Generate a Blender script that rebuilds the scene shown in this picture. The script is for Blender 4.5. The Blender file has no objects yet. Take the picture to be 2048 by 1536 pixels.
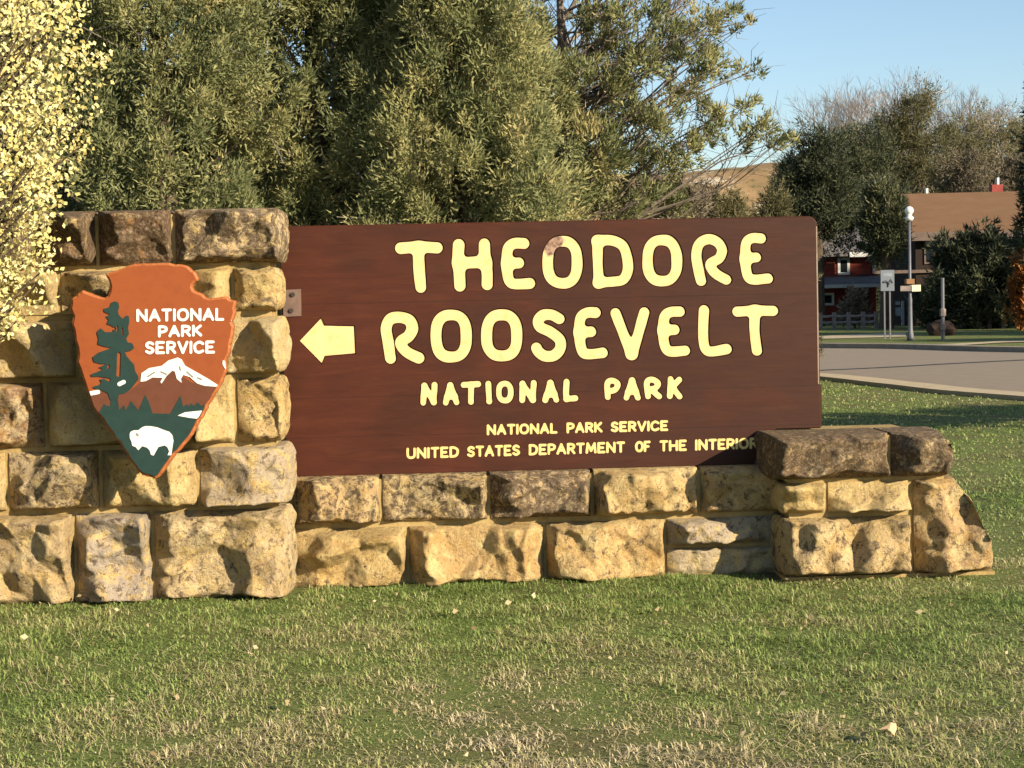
import bpy, bmesh, math, random
import numpy as np
from mathutils import Vector, Matrix, geometry

# ------------------------------------------------------------------ scene, camera, light
sc = bpy.context.scene
R = math.radians
F = 3360.0                       # focal length in pixels of a 2048 wide frame
CAM = Vector((-0.42, -8.0, 1.33))
YAW, PITCH, ROLL = R(3.0), R(2.86), R(1.26)
fwd_h = Vector((math.sin(YAW), math.cos(YAW), 0))
rgt_h = Vector((math.cos(YAW), -math.sin(YAW), 0))
fwd = (fwd_h*math.cos(PITCH) + Vector((0, 0, -math.sin(PITCH)))).normalized()
up0 = rgt_h.cross(fwd).normalized()
rgt = rgt_h*math.cos(ROLL) - up0*math.sin(ROLL)
upv = rgt_h*math.sin(ROLL) + up0*math.cos(ROLL)
cd = bpy.data.cameras.new('camera')
cam = bpy.data.objects.new('camera', cd)
sc.collection.objects.link(cam)
cd.sensor_width = 36.0
cd.lens = 36.0*F/2048
cd.clip_start = 0.1
cd.clip_end = 3000
mw = Matrix((rgt, upv, -fwd)).transposed().to_4x4()
mw.translation = CAM
cam.matrix_world = mw
sc.camera = cam

SUN_AZ, SUN_EL = R(133), R(21)   # azimuth clockwise from +Y
S = Vector((math.sin(SUN_AZ)*math.cos(SUN_EL), math.cos(SUN_AZ)*math.cos(SUN_EL), math.sin(SUN_EL)))
w = bpy.data.worlds.new('World')
sc.world = w
w.use_nodes = True
nt = w.node_tree
sky = nt.nodes.new('ShaderNodeTexSky')
sky.sky_type = 'NISHITA'
sky.sun_disc = False
sky.sun_elevation = SUN_EL
sky.sun_rotation = SUN_AZ
sky.air_density = 1.0
sky.dust_density = 0.6
sky.ozone_density = 2.2
bg = nt.nodes['Background']
bg.inputs['Strength'].default_value = 0.084
nt.links.new(sky.outputs[0], bg.inputs[0])
sl = bpy.data.lights.new('sun', 'SUN')
sl.energy = 5.0
sl.angle = R(0.5)
sl.color = (1.0, 0.87, 0.66)
so = bpy.data.objects.new('sun', sl)
sc.collection.objects.link(so)
so.rotation_euler = S.to_track_quat('Z', 'Y').to_euler()
so.location = S*30
sc.view_settings.view_transform = 'Standard'
sc.view_settings.look = 'None'
sc.view_settings.gamma = 1.0
sc.view_settings.use_curve_mapping = False
sc.view_settings.exposure = 1.06
sc.cycles.max_bounces = 6
sc.cycles.diffuse_bounces = 1
sc.cycles.glossy_bounces = 2
sc.cycles.transmission_bounces = 4
sc.cycles.transparent_max_bounces = 4

rng = np.random.default_rng(7)
random.seed(7)

# ------------------------------------------------------------------ survey helpers
def ray(px, py):
    return (fwd*F + rgt*(px-1024.0) + upv*(768.0-py)).normalized()
def P(px, py, Y):                # point of the upright plane y = Y seen at a photo pixel
    r = ray(px, py)
    t = (Y-CAM.y)/r.y
    return CAM + r*t
def G(px, py, z=0.0):            # ground point seen at a photo pixel
    r = ray(px, py)
    t = (z-CAM.z)/r.z
    return CAM + r*t
def D(px, py, d):                # point at forward distance d
    r = ray(px, py)
    return CAM + r*(d/r.dot(fwd_h))
def at(px, d):                   # ground position below a pixel column at distance d
    p = D(px, 600, d)
    return Vector((p.x, p.y, 0))

# ------------------------------------------------------------------ object helpers
COL = sc.collection
def link(o, parent=None):
    COL.objects.link(o)
    if parent is not None:
        o.parent = parent
    return o
def tag(o, label=None, cat=None, group=None, kind=None):
    if label: o['label'] = label
    if cat: o['category'] = cat
    if group: o['group'] = group
    if kind: o['kind'] = kind
    return o
def empty(name, loc=(0, 0, 0), rz=0.0):
    o = bpy.data.objects.new(name, None)
    o.location = loc
    o.rotation_euler = (0, 0, rz)
    o.empty_display_size = 0.2
    return link(o)
def obj(name, me, mat, parent=None, loc=None):
    o = bpy.data.objects.new(name, me)
    if mat is not None and len(me.materials) == 0:
        me.materials.append(mat)
    if loc is not None:
        o.location = loc
    return link(o, parent)
def mesh_np(name, V, Fc, attrs=None, smooth=False):
    """V (n,3); Fc (m,k) one polygon size"""
    V = np.asarray(V, dtype=np.float32)
    Fc = np.asarray(Fc, dtype=np.int32)
    me = bpy.data.meshes.new(name)
    m, k = Fc.shape
    me.vertices.add(len(V))
    me.vertices.foreach_set('co', V.ravel())
    me.loops.add(m*k)
    me.loops.foreach_set('vertex_index', Fc.ravel())
    me.polygons.add(m)
    me.polygons.foreach_set('loop_start', np.arange(0, m*k, k, dtype=np.int32))
    if attrs:
        for nm, vals in attrs.items():
            a = me.attributes.new(nm, 'FLOAT', 'FACE')
            a.data.foreach_set('value', np.asarray(vals, dtype=np.float32))
    me.update(calc_edges=True)
    if smooth:
        me.polygons.foreach_set('use_smooth', np.ones(m, dtype=bool))
    me.validate()
    return me

class MB:
    """collects shapes for one mesh"""
    def __init__(s):
        s.v, s.f = [], []
    def add(s, vs, fs):
        b = len(s.v)
        s.v += [tuple(v) for v in vs]
        s.f += [tuple(i+b for i in f) for f in fs]
    def box(s, x0, x1, y0, y1, z0, z1):
        s.add([(x0,y0,z0),(x1,y0,z0),(x1,y1,z0),(x0,y1,z0),(x0,y0,z1),(x1,y0,z1),(x1,y1,z1),(x0,y1,z1)],
              [(3,2,1,0),(4,5,6,7),(0,1,5,4),(1,2,6,5),(2,3,7,6),(3,0,4,7)])
    def tube(s, pts, rad, n=6, cap=True):
        pts = [Vector(p) for p in pts]
        rings = []
        for i, p in enumerate(pts):
            a = pts[max(0, i-1)]; b = pts[min(len(pts)-1, i+1)]
            t = (b-a)
            t = t.normalized() if t.length > 1e-9 else Vector((0, 0, 1))
            u = t.cross(Vector((0.31, 0.95, 0.1))).normalized()
            if u.length < .1: u = t.cross(Vector((1, 0, 0))).normalized()
            v = t.cross(u)
            r = rad[i] if hasattr(rad, '__len__') else rad
            rings.append([p + (u*math.cos(2*math.pi*k/n) + v*math.sin(2*math.pi*k/n))*r for k in range(n)])
        vs = [q for r_ in rings for q in r_]
        fs = []
        for i in range(len(pts)-1):
            for k in range(n):
                fs.append((i*n+k, i*n+(k+1) % n, (i+1)*n+(k+1) % n, (i+1)*n+k))
        if cap:
            fs.append(tuple(range(n-1, -1, -1)))
            fs.append(tuple(range((len(pts)-1)*n, len(pts)*n)))
        s.add(vs, fs)
    def lathe(s, prof, n=16, c=(0, 0, 0)):
        vs, fs = [], []
        for (r, z) in prof:
            for k in range(n):
                a = 2*math.pi*k/n
                vs.append((c[0]+r*math.cos(a), c[1]+r*math.sin(a), c[2]+z))
        for i in range(len(prof)-1):
            for k in range(n):
                fs.append((i*n+k, i*n+(k+1) % n, (i+1)*n+(k+1) % n, (i+1)*n+k))
        s.add(vs, fs)
    def mesh(s, name, bevel=0.0, smooth=False):
        me = bpy.data.meshes.new(name)
        me.from_pydata(s.v, [], s.f)
        bm = bmesh.new(); bm.from_mesh(me)
        bmesh.ops.recalc_face_normals(bm, faces=bm.faces)
        if bevel:
            bmesh.ops.bevel(bm, geom=[e for e in bm.edges], offset=bevel, segments=2, affect='EDGES', profile=.6)
        bm.to_mesh(me); bm.free()
        if smooth:
            me.polygons.foreach_set('use_smooth', np.ones(len(me.polygons), dtype=bool))
        me.update()
        return me
    def build(s, name, mat, parent=None, loc=None, bevel=0.0, smooth=False):
        return obj(name, s.mesh(name, bevel, smooth), mat, parent, loc)
def boxpart(name, mat, parent, x0, x1, y0, y1, z0, z1, bevel=0.0):
    b = MB(); b.box(x0, x1, y0, y1, z0, z1)
    return b.build(name, mat, parent, bevel=bevel)

# vectorised value noise ------------------------------------------------
def _hash(ix, iy, iz, seed):
    h = (ix.astype(np.int64)*374761393 + iy.astype(np.int64)*668265263 + iz.astype(np.int64)*2147483647 + seed*1274126177) & 0xFFFFFFFF
    h = ((h ^ (h >> 13))*1274126177) & 0xFFFFFFFF
    return ((h ^ (h >> 16)) & 0xFFFF)/65535.0
def vnoise(p, seed=0):
    p = np.asarray(p, dtype=float)
    i = np.floor(p).astype(np.int64); f = p-i
    f = f*f*(3-2*f)
    r = 0
    for dx in (0, 1):
        for dy in (0, 1):
            for dz in (0, 1):
                wgt = (f[:,0] if dx else 1-f[:,0])*(f[:,1] if dy else 1-f[:,1])*(f[:,2] if dz else 1-f[:,2])
                r = r + wgt*_hash(i[:,0]+dx, i[:,1]+dy, i[:,2]+dz, seed)
    return r*2-1
def fbm(p, oct=4, seed=0, gain=.5):
    a, r, q = 1.0, 0, np.asarray(p, dtype=float)
    for o in range(oct):
        r = r + a*vnoise(q, seed+o*17)
        q = q*2.03+11.3; a *= gain
    return r

# ------------------------------------------------------------------ materials
MAT = {}
ALB = 0.72                      # overall reflectance of the painted-in values below
class NT:
    def __init__(s, name):
        s.m = bpy.data.materials.new(name); s.m.use_nodes = True
        s.t = s.m.node_tree
        s.b = s.t.nodes['Principled BSDF']
        MAT[name] = s.m
    def n(s, typ, **kw):
        nd = s.t.nodes.new(typ)
        for k, v in kw.items():
            if k in nd.inputs.keys() if hasattr(nd.inputs, 'keys') else False:
                nd.inputs[k].default_value = v
            else:
                setattr(nd, k, v)
        return nd
    def l(s, a, b): s.t.links.new(a, b)
    def pos(s, scale=(1, 1, 1), rnd=False):
        g = s.n('ShaderNodeNewGeometry')
        mp = s.n('ShaderNodeMapping')
        mp.inputs['Scale'].default_value = scale
        s.l(g.outputs['Position'], mp.inputs['Vector'])
        if rnd:
            oi = s.n('ShaderNodeObjectInfo')
            mu = s.n('ShaderNodeMath', operation='MULTIPLY'); mu.inputs[1].default_value = 37.0
            s.l(oi.outputs['Random'], mu.inputs[0])
            s.l(mu.outputs[0], mp.inputs['Location'])
        return mp.outputs[0]
    def noise(s, vec, scale, detail=5, rough=.6, dist=0.0):
        nd = s.n('ShaderNodeTexNoise')
        nd.inputs['Scale'].default_value = scale
        nd.inputs['Detail'].default_value = detail
        nd.inputs['Roughness'].default_value = rough
        nd.inputs['Distortion'].default_value = dist
        if vec is not None: s.l(vec, nd.inputs['Vector'])
        return nd.outputs['Fac']
    def ramp(s, fac, stops, interp='LINEAR'):
        r = s.n('ShaderNodeValToRGB')
        cr = r.color_ramp; cr.interpolation = interp
        while len(cr.elements) < len(stops): cr.elements.new(.5)
        for e, (p, c) in zip(cr.elements, stops):
            e.position = p
            e.color = (c[0]*ALB, c[1]*ALB, c[2]*ALB, 1) if hasattr(c, '__len__') else (c, c, c, 1)
        s.l(fac, r.inputs[0])
        return r.outputs[0]
    def mix(s, fac, a, b, blend='MIX'):
        m = s.n('ShaderNodeMix', data_type='RGBA', blend_type=blend)
        for sock, val in ((m.inputs[0], fac), (m.inputs[6], a), (m.inputs[7], b)):
            if isinstance(val, (int, float)): sock.default_value = val
            elif isinstance(val, tuple): sock.default_value = (val[0]*ALB, val[1]*ALB, val[2]*ALB, 1)
            else: s.l(val, sock)
        return m.outputs[2]
    def math(s, op, a, b=None, c=None, clamp=False):
        m = s.n('ShaderNodeMath', operation=op); m.use_clamp = clamp
        for sock, val in zip(m.inputs, (a, b, c)):
            if val is None: continue
            if isinstance(val, (int, float)): sock.default_value = val
            else: s.l(val, sock)
        return m.outputs[0]
    def color(s, c):
        if isinstance(c, tuple): s.b.inputs['Base Color'].default_value = (c[0]*ALB, c[1]*ALB, c[2]*ALB, 1)
        else: s.l(c, s.b.inputs['Base Color'])
    def rough(s, r):
        if isinstance(r, (int, float)): s.b.inputs['Roughness'].default_value = r
        else: s.l(r, s.b.inputs['Roughness'])
    def bump(s, h, strength=.5, dist=.01):
        b = s.n('ShaderNodeBump')
        b.inputs['Strength'].default_value = strength
        b.inputs['Distance'].default_value = dist
        s.l(h, b.inputs['Height'])
        s.l(b.outputs[0], s.b.inputs['Normal'])

def simple(name, c1, c2=None, scale=8, rough=.7, spec=.3, metal=0, bump=0.0, stretch=(1, 1, 1)):
    m = NT(name)
    v = m.pos(stretch)
    f = m.noise(v, scale)
    c2 = c2 or tuple(x*.75 for x in c1)
    m.color(m.ramp(f, [(.3, c2), (.7, c1)]))
    m.rough(rough)
    m.b.inputs['Specular IOR Level'].default_value = spec
    m.b.inputs['Metallic'].default_value = metal
    if bump: m.bump(m.noise(v, scale*6), .5, bump)
    return m.m

def stone_material():
    m = NT('sandstone')
    v = m.pos((1, 1, 1), rnd=True)
    oi = m.n('ShaderNodeObjectInfo')
    sep = m.n('ShaderNodeSeparateColor'); m.l(oi.outputs['Color'], sep.inputs[0])
    lich, och, grey = sep.outputs[0], sep.outputs[1], sep.outputs[2]
    big = m.noise(v, 5, 6, .62, .4)
    base = m.ramp(big, [(.26, (.54, .36, .13)), (.42, (.74, .53, .215)), (.58, (.83, .625, .285)), (.75, (.71, .555, .31))])
    n2 = m.noise(v, 11, 5, .65, .6)
    f_o = m.math('MULTIPLY', m.ramp(n2, [(.40, 0.0), (.54, 1.0)]), och)
    base = m.mix(f_o, base, (.46, .235, .07))
    n3 = m.noise(v, 16, 6, .7, .3)
    f_g = m.math('MULTIPLY', m.ramp(n3, [(.38, 0.0), (.52, 1.0)]), grey)
    base = m.mix(m.math('MULTIPLY', f_g, .8), base, (.47, .40, .345))
    # lichen and weathering crust with ragged borders
    n4 = m.noise(v, 20, 9, .78, .4)
    thr = m.math('SUBTRACT', n4, m.math('SUBTRACT', .66, m.math('MULTIPLY', lich, .325)))
    f_l = m.math('MULTIPLY', thr, 16.0, clamp=True)
    crust = m.ramp(m.noise(v, 55, 4, .7), [(.36, (.05, .036, .027)), (.5, (.13, .085, .055)), (.62, (.28, .21, .15)), (.74, (.40, .34, .27))])
    base = m.mix(m.math('MULTIPLY', f_l, .85), base, crust)
    # fine dark pits
    n5 = m.noise(v, 70, 4, .7)
    pits = m.ramp(n5, [(.31, .45), (.46, 1.0)])
    base = m.mix(1.0, base, pits, 'MULTIPLY')
    m.color(base)
    m.rough(.92)
    m.b.inputs['Specular IOR Level'].default_value = .12
    h = m.math('ADD', m.math('MULTIPLY', m.noise(v, 60, 8, .75, .4), 1.0), m.math('MULTIPLY', n5, .35))
    m.bump(m.math('ADD', h, m.math('MULTIPLY', m.noise(v, 24, 6, .7, .5), 1.2)), 1.0, .016)
    return m.m
def mortar_material():
    m = NT('mortar')
    v = m.pos()
    f = m.noise(v, 9, 6, .65)
    c = m.ramp(f, [(.28, (.29, .19, .08)), (.5, (.46, .325, .135)), (.75, (.55, .405, .19))])
    m.color(c); m.rough(.95)
    m.b.inputs['Specular IOR Level'].default_value = .1
    m.bump(m.noise(v, 60, 6, .7), .7, .008)
    return m.m
def board_material():
    m = NT('stained_wood')
    v = m.pos((.8, 1, 4.5))
    g = m.noise(v, 5, 8, .62, .6)
    v2 = m.pos((1, 1, 1.6))
    big = m.noise(v2, 2.1, 4, .55, .3)
    c = m.ramp(g, [(.2, (.040, .0118, .0056)), (.5, (.051, .0155, .0074)), (.8, (.065, .021, .010))])
    c2 = m.ramp(g, [(.2, (.053, .0112, .0046)), (.5, (.072, .0162, .006)), (.8, (.098, .026, .0095))])
    g0 = m.n('ShaderNodeNewGeometry'); sx = m.n('ShaderNodeSeparateXYZ'); m.l(g0.outputs['Position'], sx.inputs[0])
    lefty = m.math('MULTIPLY_ADD', sx.outputs[0], -.14, .02)
    c = m.mix(m.ramp(m.math('ADD', big, lefty), [(.42, 0.0), (.66, 1.0)]), c, c2)
    # scuffs
    v3 = m.pos((3, 1, 14))
    s = m.noise(v3, 6, 6, .75, 1.0)
    c = m.mix(m.ramp(s, [(.665, 0.0), (.76, .55)]), c, (.25, .125, .07))
    # dark grain streaks
    v4 = m.pos((.25, 1, 16))
    s4 = m.noise(v4, 9, 5, .6, .2)
    c = m.mix(1.0, c, m.ramp(s4, [(.28, .80), (.42, 1.0)]), 'MULTIPLY')
    for zz in (P(600, 876, 0).z, P(1640, 771, 0).z+.0, P(1000, 600, 0).z):       # glued plank joints
        dz = m.math('ABSOLUTE', m.math('SUBTRACT', m.math('ADD', sx.outputs[2], m.math('MULTIPLY', m.noise(m.pos((2, 1, 1)), 3), .004)), zz+.002))
        c = m.mix(m.ramp(dz, [(.0, .55), (.0028, 0.0)]), c, (.02, .007, .004))
    m.color(c)
    m.rough(m.ramp(big, [(.3, .5), (.7, .64)]))
    m.b.inputs['Specular IOR Level'].default_value = .2
    m.bump(m.math('ADD', g, m.math('MULTIPLY', s4, .5)), .25, .004)
    return m.m
def paint_material(name, col, col2, rough=.6):
    m = NT(name)
    v = m.pos((1, 1, 1))
    f = m.noise(v, 26, 5, .6)
    c = m.ramp(f, [(.32, col2), (.55, col)])
    s = m.noise(m.pos((5, 1, 1.5)), 22, 6, .75, .8)
    c = m.mix(m.ramp(s, [(.70, 0.0), (.76, .45)]), c, tuple(x*.55 for x in col2))
    m.color(c); m.rough(rough)
    m.b.inputs['Specular IOR Level'].default_value = .3
    m.bump(m.noise(m.pos((.6, 1, 6)), 18, 4), .15, .003)
    return m
def leaf_material(name, stops, transl=.25, rough=.6):
    m = NT(name)
    a = m.n('ShaderNodeAttribute'); a.attribute_name = 'tint'
    c = m.ramp(a.outputs['Fac'], stops)
    m.color(c); m.rough(rough)
    m.b.inputs['Specular IOR Level'].default_value = .2
    tr = m.n('ShaderNodeBsdfTranslucent'); m.l(c, tr.inputs[0])
    mx = m.n('ShaderNodeMixShader'); mx.inputs[0].default_value = transl
    out = m.t.nodes['Material Output']
    m.l(m.b.outputs[0], mx.inputs[1]); m.l(tr.outputs[0], mx.inputs[2]); m.l(mx.outputs[0], out.inputs[0])
    return m.m
def lawn_material():
    m = NT('lawn_soil')
    v = m.pos()
    a = m.noise(v, 1.1, 5, .6)
    b = m.noise(v, 45, 5, .7)
    g = m.ramp(b, [(.3, (.10, .13, .036)), (.55, (.22, .275, .078)), (.75, (.36, .37, .13))])
    d = m.ramp(b, [(.3, (.10, .08, .04)), (.6, (.24, .185, .10))])
    m.color(m.mix(m.ramp(a, [(.42, 0.0), (.66, .8)]), g, d))
    m.rough(.95); m.b.inputs['Specular IOR Level'].default_value = .1
    m.bump(m.noise(v, 60, 6, .7), .8, .03)
    return m.m

STONE = stone_material(); MORTAR = mortar_material(); BOARD = board_material()
YEL = paint_material('yellow_paint', (.86, .625, .295), (.78, .54, .225)).m
LAWN = lawn_material()
BARK = simple('bark', (.16, .12, .085), (.07, .05, .035), 14, .95, .1, bump=.02, stretch=(1, 1, .25))
PALEBARK = simple('pale_bark', (.36, .31, .27), (.20, .165, .14), 9, .9, .1)
PALETWIG = simple('pale_twig_bark', (.80, .68, .60), (.60, .50, .43), 2, .9, .1)
ASPH = simple('asphalt', (.345, .28, .21), (.30, .24, .178), 3, .9, .15, bump=.006)
CONC = simple('concrete', (.62, .50, .33), (.50, .40, .26), 5, .9, .15, bump=.004)
STEEL = simple('grey_steel', (.15, .15, .17), (.11, .11, .125), 6, .5, .5)
WHITE = simple('white_paint', (.78, .77, .74), (.68, .67, .63), 5, .6, .3)

# ------------------------------------------------------------------ ground, road, hills
def sheet(name, pts, z, mat, parent=None):
    tr = geometry.tessellate_polygon([[Vector((p[0], p[1], 0)) for p in pts]])
    me = bpy.data.meshes.new(name)
    me.from_pydata([(p[0], p[1], z) for p in pts], [], [tuple(t) for t in tr])
    bm = bmesh.new(); bm.from_mesh(me)
    bmesh.ops.recalc_face_normals(bm, faces=bm.faces)
    if bm.faces[0:] and sum(f.normal.z for f in bm.faces) < 0:
        bmesh.ops.reverse_faces(bm, faces=bm.faces)
    bm.to_mesh(me); bm.free()
    return obj(name, me, mat, parent)
def smooth_line(pts, n=8):
    out = []
    P_ = [pts[0]] + list(pts) + [pts[-1]]
    for i in range(1, len(P_)-2):
        p0, p1, p2, p3 = [np.array(P_[i+k], dtype=float) for k in (-1, 0, 1, 2)]
        for t in np.linspace(0, 1, n, endpoint=False):
            out.append(.5*((2*p1)+(-p0+p2)*t+(2*p0-5*p1+4*p2-p3)*t*t+(-p0+3*p1-3*p2+p3)*t**3))
    out.append(np.array(pts[-1], dtype=float))
    return [tuple(o) for o in out]
def offset_line(pts, d):
    o = []
    for i, p in enumerate(pts):
        a = np.array(pts[max(0, i-1)]); b = np.array(pts[min(len(pts)-1, i+1)])
        t = (b-a)[:2]; t = t/np.linalg.norm(t)
        o.append((p[0]-t[1]*d, p[1]+t[0]*d))
    return o

ground = sheet('lawn', [(-900, -60), (900, -60), (900, 1500), (-900, 1500)], 0.0, LAWN)
tag(ground, kind='structure')

g1 = G(1640, 752); g2 = G(1840, 772); g3 = G(2048, 792)
near = smooth_line([(g3.x+9, g3.y-14), (g3.x+2.2, g3.y-5.5), (g3.x, g3.y), (g2.x, g2.y), (g1.x, g1.y), (g1.x-2.2, g1.y+6.5), (g1.x-8, g1.y+14), (g1.x-25, g1.y+24)])
h1 = G(1640, 697); h2 = G(1800, 699); h3 = G(2048, 706)
far = smooth_line([(h3.x+22, h3.y-20), (h3.x+5, h3.y-7), (h3.x, h3.y), (h2.x, h2.y), (h1.x, h1.y), (h1.x-6, h1.y+9), (h1.x-26, h1.y+24)])
tag(sheet('road', near + far[::-1], 0.012, ASPH), kind='structure')
def kerb(name, line, w_, h_, mat, side):
    a = line; b = offset_line(line, w_*side)
    m = MB()
    n = len(a)
    vs = []
    for (p, q) in zip(a, b):
        vs += [(p[0], p[1], -.05), (p[0], p[1], h_*.92), (q[0], q[1], h_), (q[0], q[1], -.05)]
    fs = []
    for i in range(n-1):
        for k in range(3):
            fs.append((4*i+k, 4*i+k+1, 4*(i+1)+k+1, 4*(i+1)+k))
    m.add(vs, fs)
    return tag(m.build(name, mat), kind='structure')
kerb('kerb_near', near, .55, .055, CONC, 1)
kerb('kerb_far', far, .28, .13, simple('old_concrete', (.36, .31, .24), (.25, .21, .16), 4, .9, .15), -1)
# thin dark line laid across the road
DARKLINE = simple('dark_line_grey', (.045, .04, .036), (.03, .027, .025), 6, .6, .4)
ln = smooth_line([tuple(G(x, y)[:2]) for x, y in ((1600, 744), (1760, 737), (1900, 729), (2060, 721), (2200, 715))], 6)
tag(sheet('dark_road_line', offset_line(ln, .10) + offset_line(ln, -.10)[::-1], 0.018, DARKLINE), kind='structure')
# sidewalk past the far kerb
ln = [tuple(G(x, y)[:2]) for x, y in ((1800, 697), (1905, 693), (2005, 686.5), (2120, 683), (2300, 679))]
ln2 = [tuple(G(x, y)[:2]) for x, y in ((1800, 692), (1905, 689), (2005, 683), (2120, 680), (2300, 676))]
tag(sheet('sidewalk', ln + ln2[::-1], 0.02, CONC), kind='structure')
ln = [tuple(G(x, y)[:2]) for x, y in ((1560, 681), (1700, 677), (1812, 674))]
ln2 = [tuple(G(x, y)[:2]) for x, y in ((1560, 677), (1700, 670), (1812, 666))]
tag(sheet('driveway', ln + ln2[::-1], 0.016, CONC), kind='structure')

# hills
def hill():
    nx, ny = 150, 26
    xs = np.linspace(-330, 420, nx); ys = np.linspace(300, 560, ny)
    X, Y = np.meshgrid(xs, ys)
    q = np.stack([X.ravel()/60, Y.ravel()/60, np.zeros(X.size)], 1)
    n = fbm(q, 5, 3).reshape(X.shape)
    prof = np.clip((Y-300)/130, 0, 1)
    prof = prof*prof*(3-2*prof)
    Z = prof*(33.5 + 5.0*n + 2*np.sin(X/45)) - .5
    Z = Z + prof*1.2*fbm(q*5, 3, 9).reshape(X.shape)
    V = np.stack([X.ravel(), Y.ravel(), Z.ravel()], 1)
    idx = np.arange(nx*ny).reshape(ny, nx)
    Fc = np.stack([idx[:-1,:-1].ravel(), idx[:-1,1:].ravel(), idx[1:,1:].ravel(), idx[1:,:-1].ravel()], 1)
    m = NT('dry_hill')
    v = m.pos((1, 1, 1))
    a = m.noise(v, .06, 6, .65)
    c = m.ramp(a, [(.32, (.20, .16, .08)), (.5, (.36, .235, .125)), (.68, (.46, .32, .18))])
    b = m.noise(m.pos((1, 1, 2.5)), .09, 5, .7)
    c = m.mix(m.ramp(m.noise(v, .35, 5, .75), [(.53, 0.0), (.60, .8)]), c, (.11, .105, .05))
    c = m.mix(m.ramp(b, [(.57, 0.0), (.63, 1.0)]), c, (.70, .61, .47))
    m.color(c); m.rough(1); m.b.inputs['Specular IOR Level'].default_value = 0
    return tag(obj('hill', mesh_np('hill', V, Fc, smooth=True), m.m), kind='structure')
hill()

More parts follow.
